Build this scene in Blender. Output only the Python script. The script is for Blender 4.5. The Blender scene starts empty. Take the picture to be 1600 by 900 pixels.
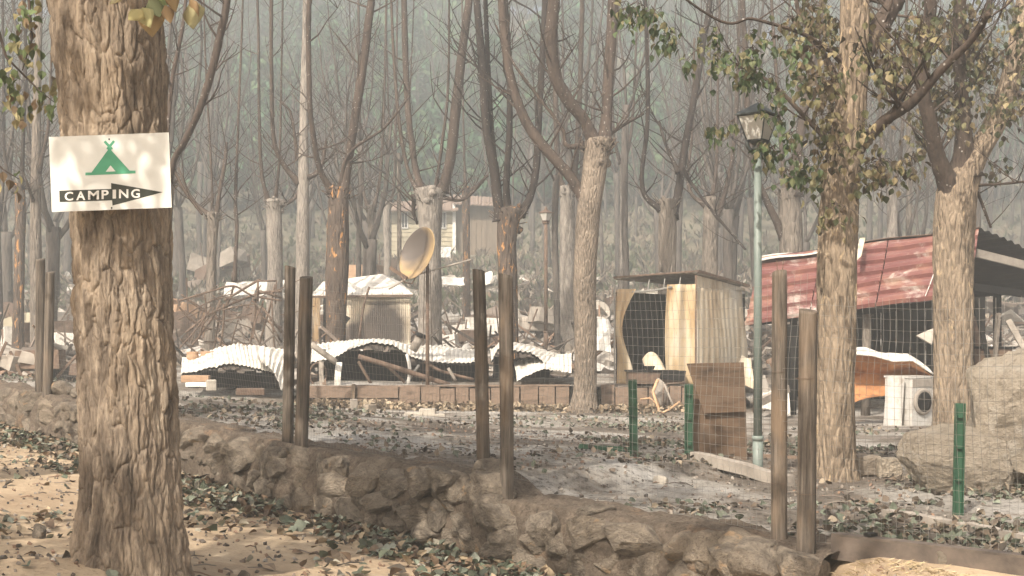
import bpy, math, random
import numpy as np
from mathutils import Vector, Matrix, Euler, Quaternion

# ------------------------------------------------------------------ camera, light, world
F = 2000.0; YH = 530.0; ZC = 1.6           # focal length in photo pixels, horizon row, eye height
sc = bpy.context.scene
col = sc.collection
cam_d = bpy.data.cameras.new('camera'); cam = bpy.data.objects.new('camera', cam_d); col.objects.link(cam)
cam.location = (0, 0, ZC); cam.rotation_euler = (math.radians(90), 0, 0)
cam_d.sensor_width = 36; cam_d.lens = 36*F/1600; cam_d.shift_y = (YH-450)/1600
cam_d.clip_start = 0.1; cam_d.clip_end = 2000
sc.camera = cam
SUN = Vector((-0.34, -0.63, 0.70)).normalized()      # towards the sun
world = bpy.data.worlds.new('World'); sc.world = world; world.use_nodes = True
wn = world.node_tree
sky = wn.nodes.new('ShaderNodeTexSky'); sky.sky_type = 'NISHITA'; sky.sun_disc = False
sky.sun_elevation = math.asin(SUN.z); sky.sun_rotation = math.atan2(SUN.x, SUN.y)
sky.dust_density = 10.0; sky.air_density = 0.8; sky.ozone_density = 0.0; sky.altitude = 200
wn.links.new(sky.outputs[0], wn.nodes['Background'].inputs[0])
wn.nodes['Background'].inputs[1].default_value = 0.10
sun_d = bpy.data.lights.new('sun', 'SUN'); sun = bpy.data.objects.new('sun', sun_d); col.objects.link(sun)
sun_d.energy = 5.0; sun_d.angle = math.radians(0.6); sun_d.color = (1.0, 0.91, 0.79)
sun.rotation_euler = (-SUN).to_track_quat('-Z', 'Y').to_euler(); sun.location = (-20, -20, 40)
sc.view_settings.view_transform = 'Standard'; sc.view_settings.look = 'None'
sc.view_settings.gamma = 1; sc.view_settings.exposure = 0.98
sc.render.engine = 'CYCLES'
sc.cycles.use_denoising = True
sc.cycles.max_bounces = 6; sc.cycles.diffuse_bounces = 3; sc.cycles.glossy_bounces = 2
sc.cycles.transparent_max_bounces = 8; sc.cycles.volume_bounces = 2
sc.cycles.use_adaptive_sampling = True; sc.cycles.adaptive_threshold = 0.02
HAZE = 0.0057

def P(px, py, D):                            # a pixel of the photograph and a depth -> a point
    return Vector(((px-800)/F*D, D, ZC-(py-YH)/F*D))

# ------------------------------------------------------------------ noise
def _h(ix, iy, iz, k=0):
    n = (ix.astype(np.int64)*374761393 + iy.astype(np.int64)*668265263 + iz.astype(np.int64)*2147483647 + k*974711) & 0xffffffff
    n = ((n ^ (n >> 13))*1274126177) & 0xffffffff
    n = ((n ^ (n >> 16))*2246822519) & 0xffffffff
    return ((n ^ (n >> 15)) & 0xffffff)/float(0xffffff)
def vnoise(p, k=0):
    p = np.asarray(p, float); i = np.floor(p); f = p-i; f = f*f*(3-2*f); i = i.astype(np.int64)
    r = 0
    for dx in (0, 1):
        for dy in (0, 1):
            for dz in (0, 1):
                w = (f[:, 0] if dx else 1-f[:, 0])*(f[:, 1] if dy else 1-f[:, 1])*(f[:, 2] if dz else 1-f[:, 2])
                r = r + w*_h(i[:, 0]+dx, i[:, 1]+dy, i[:, 2]+dz, k)
    return r*2-1
def fbm(p, o=4, k=0):
    p = np.asarray(p, float); r = 0; a = 1; t = 0
    for j in range(o):
        r = r+a*vnoise(p*(2.03**j)+j*17.3, k+j); t += a; a *= 0.5
    return r/t
def worley(p, k=0):
    p = np.asarray(p, float); i = np.floor(p).astype(np.int64); f1 = np.full(len(p), 9.); f2 = np.full(len(p), 9.)
    for dx in (-1, 0, 1):
        for dy in (-1, 0, 1):
            for dz in (-1, 0, 1):
                c = i+np.array([dx, dy, dz])
                q = np.stack([c[:, j]+_h(c[:, 0], c[:, 1], c[:, 2], k+11*j+3) for j in range(3)], 1)
                d = np.sqrt(((q-p)**2).sum(1))
                m = d < f1; f2 = np.where(m, f1, np.minimum(f2, d)); f1 = np.where(m, d, f1)
    return f1, f2
def sstep(a, b, x):
    t = np.clip((x-a)/(b-a), 0, 1); return t*t*(3-2*t)

# ------------------------------------------------------------------ mesh building
class MB:
    def __init__(s): s.v = []; s.f = []; s.c = []; s.n = 0
    def add(s, vs, fs, c=None):
        b = s.n; vs = [tuple(v) for v in vs]; s.v += vs; s.n += len(vs)
        s.f += [tuple(i+b for i in f) for f in fs]; s.c += [c]*len(fs)
    def box(s, c, size, rot=None, col=None, jit=0, rnd=random):
        x, y, z = (d/2 for d in size); R = rot if rot is not None else Matrix.Identity(3)
        vs = [Vector(c)+R @ Vector((sx*x+rnd.uniform(-jit, jit), sy*y+rnd.uniform(-jit, jit), sz*z+rnd.uniform(-jit, jit)))
              for sz in (-1, 1) for sy in (-1, 1) for sx in (-1, 1)]
        s.add(vs, [(0, 2, 3, 1), (4, 5, 7, 6), (0, 1, 5, 4), (2, 6, 7, 3), (0, 4, 6, 2), (1, 3, 7, 5)], col)
    def beam(s, a, b, w, h, col=None, up=(0, 0, 1)):
        a = Vector(a); b = Vector(b); y = (b-a).normalized(); x = y.cross(Vector(up))
        if x.length < 1e-3: x = y.cross(Vector((0, 1, 0)))
        x.normalize(); z = x.cross(y); R = Matrix((x, y, z)).transposed()
        s.box((a+b)/2, (w, (b-a).length, h), R, col)
    def tube(s, pts, rad, seg=8, cap=True, col=None, wob=0, rnd=random):
        pts = [Vector(p) for p in pts]; n = len(pts)
        if not hasattr(rad, '__len__'): rad = [rad]*n
        prev = None; vs = []
        for i, p in enumerate(pts):
            t = (pts[min(i+1, n-1)]-pts[max(i-1, 0)]).normalized()
            if prev is None:
                u = t.cross(Vector((0.31, 0.95, 0.1)));
                if u.length < .05: u = t.cross(Vector((1, 0, 0)))
            else: u = prev-t*prev.dot(t)
            u.normalize(); prev = u; w = t.cross(u)
            for k in range(seg):
                a = 2*math.pi*k/seg; r = rad[i]*(1+(rnd.uniform(-wob, wob) if wob else 0))
                vs.append(p+(u*math.cos(a)+w*math.sin(a))*r)
        fs = [(i*seg+k, i*seg+(k+1) % seg, (i+1)*seg+(k+1) % seg, (i+1)*seg+k) for i in range(n-1) for k in range(seg)]
        if cap: fs += [tuple(range(seg))[::-1], tuple((n-1)*seg+k for k in range(seg))]
        s.add(vs, fs, col)
    def grid(s, G, thick=0, col=None):          # G[i][j] -> point; thick gives a closed slab
        nu, nv = len(G), len(G[0]); A = np.array([[tuple(p) for p in r] for r in G])
        fs = [(i*nv+j, (i+1)*nv+j, (i+1)*nv+j+1, i*nv+j+1) for i in range(nu-1) for j in range(nv-1)]
        if not thick: s.add(A.reshape(-1, 3), fs, col); return
        du = np.gradient(A, axis=0); dv = np.gradient(A, axis=1); N = np.cross(du, dv)
        N /= np.linalg.norm(N, axis=2, keepdims=True)+1e-9
        B = A-N*thick; m = nu*nv
        fs += [tuple(m+k for k in f[::-1]) for f in fs]
        rim = [i*nv for i in range(nu)]+[(nu-1)*nv+j for j in range(1, nv)]+[i*nv+nv-1 for i in range(nu-2, -1, -1)]+[j for j in range(nv-2, 0, -1)]
        for a, b in zip(rim, rim[1:]+rim[:1]): fs.append((b, a, m+a, m+b))
        s.add(np.concatenate([A.reshape(-1, 3), B.reshape(-1, 3)]), fs, col)
    def lathe(s, c, prof, seg=20, R=None, col=None):      # prof: (radius, height)
        R = R if R is not None else Matrix.Identity(3); c = Vector(c); vs = []
        for r, h in prof:
            for k in range(seg):
                a = 2*math.pi*k/seg; vs.append(c+R @ Vector((r*math.cos(a), r*math.sin(a), h)))
        n = len(prof)
        fs = [(i*seg+k, i*seg+(k+1) % seg, (i+1)*seg+(k+1) % seg, (i+1)*seg+k) for i in range(n-1) for k in range(seg)]
        fs += [tuple(range(seg))[::-1], tuple((n-1)*seg+k for k in range(seg))]
        s.add(vs, fs, col)
    def mesh(s, name, smooth=False):
        me = bpy.data.meshes.new(name); me.from_pydata(s.v, [], s.f); me.update()
        if any(c is not None for c in s.c):
            at = me.attributes.new('Col', 'FLOAT_COLOR', 'FACE')
            arr = np.ones((len(s.f), 4), np.float32)
            for i, c in enumerate(s.c):
                if c is not None: arr[i, :3] = c[:3]
            at.data.foreach_set('color', arr.ravel())
        if smooth: me.polygons.foreach_set('use_smooth', [True]*len(me.polygons))
        return me
    def build(s, name, mat, parent=None, smooth=False):
        return link(name, s.mesh(name, smooth), mat, parent)
def npmesh(name, V, Fq, smooth=True, attr=None):
    me = bpy.data.meshes.new(name); V = np.asarray(V, np.float32); Fq = np.asarray(Fq, np.int32); k = Fq.shape[1]
    me.vertices.add(len(V)); me.vertices.foreach_set('co', V.ravel())
    me.loops.add(Fq.size); me.loops.foreach_set('vertex_index', Fq.ravel())
    me.polygons.add(len(Fq)); me.polygons.foreach_set('loop_start', np.arange(0, Fq.size, k, dtype=np.int32))
    me.update(calc_edges=True); me.validate()
    me.polygons.foreach_set('use_smooth', [smooth]*len(me.polygons))
    if attr is not None:
        at = me.attributes.new('Col', 'FLOAT_COLOR', 'FACE'); a = np.ones((len(Fq), 4), np.float32); a[:, :3] = attr
        at.data.foreach_set('color', a.ravel())
    return me
def set_parent(o, p):                      # vertices are in place already: undo the shift of the thing's Empty only
    o.parent = p; o.matrix_parent_inverse = Matrix.Translation(-p.location) if p.type == 'EMPTY' else Matrix.Identity(4)
def link(name, me, mat, parent=None):
    o = bpy.data.objects.new(name, me); col.objects.link(o)
    if mat is not None and not me.materials: me.materials.append(mat)
    if parent is not None:
        set_parent(o, parent)
    return o
def tag(o, label=None, cat=None, group=None, kind=None):
    if label: o['label'] = label
    if cat: o['category'] = cat
    if group: o['group'] = group
    if kind: o['kind'] = kind
    return o
def thing(name, loc, label, cat, group=None):
    o = bpy.data.objects.new(name, None); col.objects.link(o); o.location = loc; o.empty_display_size = 0.2
    return tag(o, label, cat, group)

# ------------------------------------------------------------------ materials
def _n(nt, t, **k):
    n = nt.nodes.new(t)
    for a, b in k.items(): setattr(n, a, b)
    return n
def ramp(nt, fac, stops, interp='LINEAR'):
    r = _n(nt, 'ShaderNodeValToRGB'); r.color_ramp.interpolation = interp
    e = r.color_ramp.elements
    while len(e) < len(stops): e.new(0.5)
    for el, (p, c) in zip(e, stops):
        el.position = p; el.color = (c[0], c[1], c[2], 1) if hasattr(c, '__len__') else (c, c, c, 1)
    nt.links.new(fac, r.inputs[0]); return r.outputs[0]
def mixc(nt, fac, a, b, mode='MIX'):
    m = _n(nt, 'ShaderNodeMix', data_type='RGBA', blend_type=mode)
    for k, v in ((0, fac), (6, a), (7, b)):
        if hasattr(v, 'is_output'): nt.links.new(v, m.inputs[k])
        elif k == 0: m.inputs[0].default_value = v
        else: m.inputs[k].default_value = (v[0], v[1], v[2], 1)
    return m.outputs[2]
class Mat:
    def __init__(s, name, rough=0.85, spec=0.3, metal=0.0):
        s.m = bpy.data.materials.new(name); s.m.use_nodes = True; s.nt = s.m.node_tree
        s.b = s.nt.nodes['Principled BSDF']; s.b.inputs['Roughness'].default_value = rough
        s.b.inputs['Specular IOR Level'].default_value = spec; s.b.inputs['Metallic'].default_value = metal
        tc = _n(s.nt, 'ShaderNodeTexCoord'); s.co = tc.outputs['Object']; s.oi = None
    def rnd(s):
        if s.oi is None: s.oi = _n(s.nt, 'ShaderNodeObjectInfo')
        return s.oi.outputs['Random']
    def map(s, sc=(1, 1, 1), loc=(0, 0, 0), random_shift=False):
        mp = _n(s.nt, 'ShaderNodeMapping'); mp.inputs['Scale'].default_value = sc; mp.inputs['Location'].default_value = loc
        src = s.co
        if random_shift:
            v = _n(s.nt, 'ShaderNodeVectorMath', operation='MULTIPLY_ADD')
            cmb = _n(s.nt, 'ShaderNodeCombineXYZ')
            for k in range(3): s.nt.links.new(s.rnd(), cmb.inputs[k])
            s.nt.links.new(cmb.outputs[0], v.inputs[0]); v.inputs[1].default_value = (37, 53, 29); s.nt.links.new(s.co, v.inputs[2]); src = v.outputs[0]
        s.nt.links.new(src, mp.inputs[0]); return mp.outputs[0]
    def noise(s, scale, detail=5, rough=0.6, dist=0.0, vec=None):
        n = _n(s.nt, 'ShaderNodeTexNoise'); n.inputs['Scale'].default_value = scale; n.inputs['Detail'].default_value = detail
        n.inputs['Roughness'].default_value = rough; n.inputs['Distortion'].default_value = dist
        s.nt.links.new(vec if vec is not None else s.co, n.inputs['Vector']); return n.outputs['Fac']
    def voro(s, scale, feature='F1', vec=None, out='Distance'):
        n = _n(s.nt, 'ShaderNodeTexVoronoi', feature=feature); n.inputs['Scale'].default_value = scale
        s.nt.links.new(vec if vec is not None else s.co, n.inputs['Vector']); return n.outputs[out]
    def color(s, c):
        if hasattr(c, 'is_output'): s.nt.links.new(c, s.b.inputs['Base Color'])
        else: s.b.inputs['Base Color'].default_value = (c[0], c[1], c[2], 1)
        return s
    def bump(s, h, strength=0.5, dist=0.02):
        b = _n(s.nt, 'ShaderNodeBump'); b.inputs['Strength'].default_value = strength; b.inputs['Distance'].default_value = dist
        s.nt.links.new(h, b.inputs['Height']); s.nt.links.new(b.outputs[0], s.b.inputs['Normal']); return s
    def blob(s, c, rad, wob=.35, scale=3.0):           # a patch with its own shape, for stains and painted shade: 1 inside, 0 outside
        g = _n(s.nt, 'ShaderNodeVectorMath', operation='SUBTRACT'); s.nt.links.new(s.co, g.inputs[0]); g.inputs[1].default_value = tuple(c)
        d = _n(s.nt, 'ShaderNodeVectorMath', operation='DIVIDE'); s.nt.links.new(g.outputs[0], d.inputs[0]); d.inputs[1].default_value = tuple(rad)
        l = _n(s.nt, 'ShaderNodeVectorMath', operation='LENGTH'); s.nt.links.new(d.outputs[0], l.inputs[0])
        x = s.math('ADD', l.outputs['Value'], s.math('MULTIPLY', s.math('SUBTRACT', s.noise(scale, 4, .6, .3), .5), wob*2))
        return ramp(s.nt, x, [(.62, 1.0), (1.0, 0.0)])
    def attr(s):
        a = _n(s.nt, 'ShaderNodeAttribute'); a.attribute_name = 'Col'; return a.outputs['Color']
    def math(s, op, a, b):
        m = _n(s.nt, 'ShaderNodeMath', operation=op)
        for k, v in ((0, a), (1, b)):
            if hasattr(v, 'is_output'): s.nt.links.new(v, m.inputs[k])
            else: m.inputs[k].default_value = v
        return m.outputs[0]
M = {}
def simple(name, c1, c2, scale=8, rough=0.85, bump=0.4, bd=0.01, stretch=(1, 1, 1), c3=None, metal=0, spec=0.3, shift=True):
    m = Mat(name, rough, spec, metal); v = m.map(stretch, random_shift=shift)
    n = m.noise(scale, 6, 0.65, 0.3, v)
    st = [(0.32, c1), (0.68, c2)] if c3 is None else [(0.3, c1), (0.5, c2), (0.72, c3)]
    m.color(ramp(m.nt, n, st))
    m.bump(m.noise(scale*4, 4, 0.6, 0, v), bump, bd); M[name] = m.m; return m
def bark(name, lo, hi, patch=None, patch_lo=0.6, speck=False, scale=9, strength=0.9, dist=0.02, zs=0.22):
    m = Mat(name, 0.95, 0.1); v = m.map((1, 1, zs), random_shift=True)
    n = m.noise(scale*1.6, 7, 0.78, 0.6, v); c = ramp(m.nt, n, [(0.38, lo), (0.62, hi)])
    big = m.noise(2.2, 3, 0.6, 0.2, m.map((1, 1, 0.5), random_shift=True))
    c = mixc(m.nt, ramp(m.nt, big, [(0.35, 0.0), (0.7, 0.55)]), c, tuple(x*1.25 for x in hi))
    if patch is not None:
        pn = m.noise(10.0, 5, 0.65, 0.8, m.map((1, 1, 0.35), (3, 9, 4), True))
        c = mixc(m.nt, ramp(m.nt, pn, [(patch_lo, 0.0), (patch_lo+0.05, 1.0)]), c, patch)
    if speck:
        sp = m.voro(14, 'F1', m.map((1, 1, 1), (5, 5, 5), True))
        c = mixc(m.nt, ramp(m.nt, sp, [(0.10, 0.75), (0.17, 0.0)]), c, (0.42, 0.40, 0.37))
    m.color(c)
    e = m.voro(scale, 'DISTANCE_TO_EDGE', v); h = m.math('ADD', m.math('MULTIPLY', ramp(m.nt, e, [(0.0, 0.0), (0.25, 1.0)]), 1.0), m.math('MULTIPLY', n, 1.2))
    m.bump(h, strength, dist); M[name] = m.m
m = Mat('bark_main', .95, .1); v = m.map((1, 1, .14)); n = m.noise(13, 8, .75, .5, v); c = ramp(m.nt, n, [(.34, (.075, .060, .048)), (.5, (.215, .172, .132)), (.66, (.42, .345, .262))])
n2 = m.noise(2.4, 4, .6, .5, m.map((1, 1, .45), (3, 1, 2))); c = mixc(m.nt, ramp(m.nt, n2, [(.48, 0.0), (.62, .5)]), c, (.40, .31, .22)); n3 = m.noise(60, 5, .7, .2, m.map((1, 1, .25))); c = mixc(m.nt, ramp(m.nt, n3, [(.5, 0.0), (.7, .6)]), c, (.075, .056, .043)); m.color(c)
m.bump(m.math('ADD', m.noise(75, 6, .75, .3, v), m.math('MULTIPLY', n3, .7)), 1.0, .012); M['bark_main'] = m.m
bark('bark_tan', (0.06, 0.047, 0.037), (0.33, 0.26, 0.19), patch=(0.42, 0.32, 0.21), patch_lo=0.60, scale=17, strength=1.0, dist=0.02)
bark('bark_scaly', (0.04, 0.033, 0.028), (0.27, 0.22, 0.172), scale=20, strength=1.0, dist=0.02, zs=.25)
bark('bark_pale', (0.065, 0.058, 0.052), (0.29, 0.258, 0.225), scale=16, strength=.8, dist=0.014, zs=.18)
bark('bark_flaky', (0.030, 0.024, 0.021), (0.115, 0.09, 0.073), patch=(0.42, 0.22, 0.09), patch_lo=0.575, scale=10, strength=1.0, dist=0.02)
bark('bark_grey', (0.06, 0.052, 0.046), (0.21, 0.18, 0.15), scale=10, strength=1.0, dist=0.025)
bark('limb_dark', (0.014, 0.012, 0.011), (0.045, 0.036, 0.031), speck=True, scale=14, strength=0.5, dist=0.01)
bark('limb_brown', (0.026, 0.021, 0.018), (0.082, 0.062, 0.050), speck=True, scale=14, strength=0.5, dist=0.01)
bark('wood_far', (0.030, 0.027, 0.025), (0.11, 0.095, 0.083), scale=6, strength=0.6, dist=0.03)
m = Mat('timber', .95, .1); v = m.map((1, 1, .05), random_shift=True); n = m.noise(30, 8, .75, .4, v); c = ramp(m.nt, n, [(.36, (.038, .032, .027)), (.52, (.115, .097, .080)), (.68, (.215, .182, .150))])
n2 = m.noise(3, 4, .6, .4, m.map((1, 1, .5), (1, 2, 3), True)); c = mixc(m.nt, ramp(m.nt, n2, [(.5, 0.0), (.66, .6)]), c, (.21, .15, .10)); m.color(c); m.bump(m.noise(45, 7, .75, .2, v), 1.0, .012); M['timber'] = m.m
# ------------------------------------------------------------------ more materials
simple('charred', (0.003, 0.0028, 0.0026), (0.011, 0.010, 0.009), 6, 0.95, 0.5, 0.01)
simple('white_sheet', (0.33, 0.30, 0.26), (0.64, 0.61, 0.555), 3.5, 0.6, 0.4, 0.01, c3=(0.56, 0.52, 0.45))
simple('galv_under', (0.010, 0.0095, 0.009), (0.028, 0.025, 0.022), 5, 0.8, 0.3, 0.01)
simple('rust', (0.16, 0.06, 0.025), (0.40, 0.19, 0.08), 3.5, 0.8, 0.4, 0.01, c3=(0.20, 0.085, 0.04))
simple('rusty_iron', (0.07, 0.048, 0.036), (0.17, 0.115, 0.082), 12, 0.85, 0.4, 0.005)
simple('plywood', (0.042, 0.030, 0.022), (0.12, 0.078, 0.050), 2.6, 0.85, 0.5, 0.006, stretch=(1, 1, 4), c3=(0.125, 0.095, 0.072))
simple('plank', (0.075, 0.053, 0.039), (0.215, 0.155, 0.115), 6, 0.9, 0.7, 0.01, stretch=(0.5, 1, 1.5), c3=(0.125, 0.088, 0.064))
simple('plank_grey', (0.19, 0.165, 0.14), (0.36, 0.32, 0.275), 4, 0.9, 0.5, 0.008, stretch=(1, 1, 1))
simple('green_paint', (0.016, 0.055, 0.030), (0.028, 0.085, 0.047), 5, 0.5, 0.15, 0.003, spec=0.4)
simple('post_paint', (0.125, 0.155, 0.14), (0.18, 0.21, 0.19), 4, 0.5, 0.1, 0.002, spec=0.4)
simple('lantern_metal', (0.030, 0.036, 0.034), (0.055, 0.062, 0.058), 10, 0.5, 0.2, 0.003, spec=0.5)
simple('wire', (0.20, 0.195, 0.18), (0.32, 0.305, 0.28), 10, 0.5, 0.0, 0.001, metal=0.3)
m = Mat('rock', .95, .1); n = m.noise(1.6, 8, .72, .4); c = ramp(m.nt, n, [(.3, (.30, .255, .20)), (.5, (.45, .385, .305)), (.68, (.54, .47, .38))]); n2 = m.noise(11, 6, .75, .2)
c = mixc(m.nt, ramp(m.nt, n2, [(.52, 0.0), (.66, .55)]), c, (.16, .135, .11)); n3 = m.noise(3.2, 5, .7, .6, m.map((1, 1, 1), (2, 7, 3))); c = mixc(m.nt, ramp(m.nt, n3, [(.56, 0.0), (.64, .7)]), c, (.52, .47, .40)); m.color(c)
m.bump(m.math('ADD', m.noise(6, 8, .75), n2), 1.0, .09); M['rock'] = m.m
simple('rock_far', (0.30, 0.27, 0.23), (0.44, 0.40, 0.34), 1.5, 0.95, 0.7, 0.06)
m = Mat('stone', .95, .1); v = m.map((1, 1, 1), random_shift=True); n = m.noise(1.9, 7, .7, .5, v)
c = ramp(m.nt, n, [(.3, (.10, .083, .068)), (.5, (.215, .182, .146)), (.7, (.34, .288, .226))])
c = mixc(m.nt, ramp(m.nt, m.rnd(), [(0, 0.0), (.6, .05), (.85, .25), (1, .45)]), c, (.32, .255, .185)); n2 = m.noise(1.1, 4, .6, .4, m.map((1, 1, 1), (5, 1, 8), True))
c = mixc(m.nt, ramp(m.nt, n2, [(.63, 0.0), (.70, .7)]), c, (.40, .27, .155)); n3 = m.noise(9, 5, .7, .2, v); c = mixc(m.nt, ramp(m.nt, n3, [(.56, 0.0), (.66, .6)]), c, (.055, .047, .04)); m.color(c)
m.bump(m.math('ADD', n, m.math('MULTIPLY', n3, .6)), 1.0, .06); M['stone'] = m.m
simple('concrete', (0.30, 0.27, 0.23), (0.44, 0.40, 0.34), 9, 0.95, 0.6, 0.006)
simple('clay', (0.28, 0.17, 0.10), (0.42, 0.28, 0.18), 6, 0.9, 0.3, 0.004)
simple('enamel', (0.36, 0.35, 0.33), (0.50, 0.485, 0.455), 5, 0.5, 0.15, 0.003, c3=(0.30, 0.26, 0.22))
simple('cream_wall', (0.36, 0.32, 0.23), (0.48, 0.43, 0.32), 2, 0.9, 0.2, 0.01)
simple('brown_boards', (0.13, 0.10, 0.075), (0.22, 0.175, 0.13), 2, 0.9, 0.3, 0.01, stretch=(4, 4, 0.4))
simple('roof_tile_red', (0.16, 0.115, 0.09), (0.25, 0.185, 0.15), 3, 0.9, 0.3, 0.01)
simple('white_paint', (0.62, 0.60, 0.56), (0.74, 0.72, 0.68), 5, 0.6, 0.1, 0.003)
simple('rail_steel', (0.055, 0.046, 0.04), (0.15, 0.12, 0.098), 7, 0.7, 0.3, 0.004, stretch=(.3, 1, 1), metal=0.2)
m = Mat('glass_dark', 0.15, 0.5); m.color((0.03, 0.033, 0.035)); M['glass_dark'] = m.m
m = Mat('frosted', 0.4, 0.4); m.color((0.75, 0.73, 0.68)); tr = _n(m.nt, 'ShaderNodeBsdfTranslucent'); tr.inputs[0].default_value = (.75, .73, .68, 1); mx = _n(m.nt, 'ShaderNodeMixShader'); mx.inputs[0].default_value = 0.5; m.nt.links.new(m.b.outputs[0], mx.inputs[1]); m.nt.links.new(tr.outputs[0], mx.inputs[2]); m.nt.links.new(mx.outputs[0], m.nt.nodes['Material Output'].inputs[0]); M['frosted'] = m.m
# scorched shed sheet: pale paint, yellowed and browned by fire
m = Mat('scorched_sheet', 0.6, 0.35); v = m.map((1, 1, 0.35)); n = m.noise(1.6, 5, 0.6, 0.6, v)
c = ramp(m.nt, n, [(0.30, (0.50, 0.455, 0.385)), (0.46, (0.43, 0.335, 0.21)), (0.60, (0.31, 0.205, 0.105)), (0.74, (0.42, 0.375, 0.315))])
n2 = m.noise(7, 5, 0.7, 0.5, m.map((3, 3, 0.25)))
c = mixc(m.nt, ramp(m.nt, n2, [(0.60, 0.0), (0.72, 0.6)]), c, (0.20, 0.15, 0.11)); m.color(c)
m.bump(m.noise(20, 4, 0.6, 0, v), 0.15, 0.004); M['scorched_sheet'] = m.m
m = Mat('scorched_pale', 0.6, 0.35); v = m.map((1, 1, 0.25)); n = m.noise(2.2, 5, 0.6, 0.6, v)
c = ramp(m.nt, n, [(0.34, (0.56, 0.515, 0.44)), (0.52, (0.50, 0.425, 0.32)), (0.64, (0.36, 0.275, 0.185)), (0.76, (0.17, 0.135, 0.105))]); m.color(c)
m.bump(m.noise(20, 4, 0.6, 0, v), 0.15, 0.004); M['scorched_pale'] = m.m
# red roof: faded paint, rust bloom, flaked to zinc
m = Mat('red_roof', 0.55, 0.35); n = m.noise(0.9, 6, 0.65, 0.5, m.map((1, 1, 1)))
c = ramp(m.nt, n, [(0.30, (0.10, 0.030, 0.028)), (0.47, (0.135, 0.048, 0.042)), (0.56, (0.18, 0.078, 0.056)), (0.66, (0.27, 0.19, 0.14))])
n2 = m.noise(1.5, 6, 0.7, 0.4, m.map((1, 1, 1), (7, 2, 5)))
c = mixc(m.nt, ramp(m.nt, n2, [(0.53, 0.0), (0.66, 0.8)]), c, (0.42, 0.385, 0.34))
n3 = m.noise(9, 5, 0.7, 0.2); c = mixc(m.nt, ramp(m.nt, n3, [(0.55, 0.0), (0.75, 0.5)]), c, (0.22, 0.10, 0.07))
m.color(c); m.bump(n3, 0.2, 0.004); M['red_roof'] = m.m
# coloured-by-face materials
m = Mat('litter_leaf', 0.75, 0.25); n = m.noise(25, 3, 0.6); m.color(mixc(m.nt, ramp(m.nt, n, [(0.3, 0.0), (0.7, 0.35)]), m.attr(), (0.05, 0.04, 0.03))); M['litter_leaf'] = m.m
m = Mat('tree_leaf', 0.65, 0.3); m.color(m.attr())
tr = _n(m.nt, 'ShaderNodeBsdfTranslucent'); m.nt.links.new(m.attr(), tr.inputs[0]); mx = _n(m.nt, 'ShaderNodeMixShader'); mx.inputs[0].default_value = 0.2
m.nt.links.new(m.b.outputs[0], mx.inputs[1]); m.nt.links.new(tr.outputs[0], mx.inputs[2]); m.nt.links.new(mx.outputs[0], m.nt.nodes['Material Output'].inputs[0]); M['tree_leaf'] = m.m
m = Mat('debris', 0.9, 0.2); n = m.noise(4, 5, 0.7); m.color(mixc(m.nt, ramp(m.nt, n, [(0.35, 0.0), (0.75, 0.6)]), m.attr(), (0.12, 0.10, 0.085))); m.bump(n, 0.4, 0.02); M['debris'] = m.m
# soils
m = Mat('sandy_soil', 0.95, 0.1); n = m.noise(0.9, 6, 0.65, 0.3); c = ramp(m.nt, n, [(0.35, (0.29, 0.215, 0.145)), (0.62, (0.47, 0.365, 0.25))])
n2 = m.noise(28, 6, 0.7); c = mixc(m.nt, ramp(m.nt, n2, [(0.52, 0.0), (0.70, 0.6)]), c, (0.17, 0.125, 0.085))
n4 = m.noise(5.5, 5, 0.6, 0.6); c = mixc(m.nt, ramp(m.nt, n4, [(0.55, 0.0), (0.72, 0.5)]), c, (0.55, 0.45, 0.33)); m.color(c)
m.bump(m.math('ADD', n2, m.math('MULTIPLY', n4, 1.5)), 0.7, 0.02); M['sandy_soil'] = m.m
m = Mat('ash_soil', 0.97, 0.08); n = m.noise(0.55, 7, 0.68, 0.5)
c = ramp(m.nt, n, [(0.36, (0.15, 0.126, 0.104)), (0.46, (0.26, 0.225, 0.19)), (0.53, (0.45, 0.415, 0.37)), (0.66, (0.60, 0.575, 0.54))])
n2 = m.noise(13, 8, 0.78); c = mixc(m.nt, ramp(m.nt, n2, [(0.52, 0.0), (0.62, 0.85)]), c, (0.075, 0.065, 0.055))
n3 = m.noise(3.2, 5, 0.7, 0.3, m.map((1, 1, 1), (4, 8, 1))); c = mixc(m.nt, ramp(m.nt, n3, [(0.54, 0.0), (0.66, 0.55)]), c, (0.27, 0.205, 0.15))
# farther up the slope the ash gives way to scorched brown earth and dry scrub
g = _n(m.nt, 'ShaderNodeNewGeometry'); sx = _n(m.nt, 'ShaderNodeSeparateXYZ'); m.nt.links.new(g.outputs['Position'], sx.inputs[0])
up = ramp(m.nt, m.math('MULTIPLY', sx.outputs[2], 0.1), [(0.22, 0.0), (0.6, 0.9)])
c = mixc(m.nt, up, c, ramp(m.nt, m.noise(0.25, 6, 0.7, 0.5), [(0.38, (0.055, 0.055, 0.038)), (0.62, (0.19, 0.165, 0.115))])); m.color(c)
n5 = m.noise(55, 6, .75); m.bump(m.math('ADD', m.math('ADD', n2, n3), n5), 1.0, 0.045); M['ash_soil'] = m.m
m = Mat('earth_mortar', 0.97, 0.1); n = m.noise(5, 7, 0.7, 0.4); c = ramp(m.nt, n, [(0.3, (0.11, 0.088, 0.069)), (0.68, (0.25, 0.20, 0.155))])
n2 = m.noise(2.2, 4, 0.6, 0.3, m.map((1, 1, 1), (9, 3, 2))); c = mixc(m.nt, ramp(m.nt, n2, [(0.58, 0.0), (0.70, 0.6)]), c, (0.40, 0.25, 0.145)); m.color(c)
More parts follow.
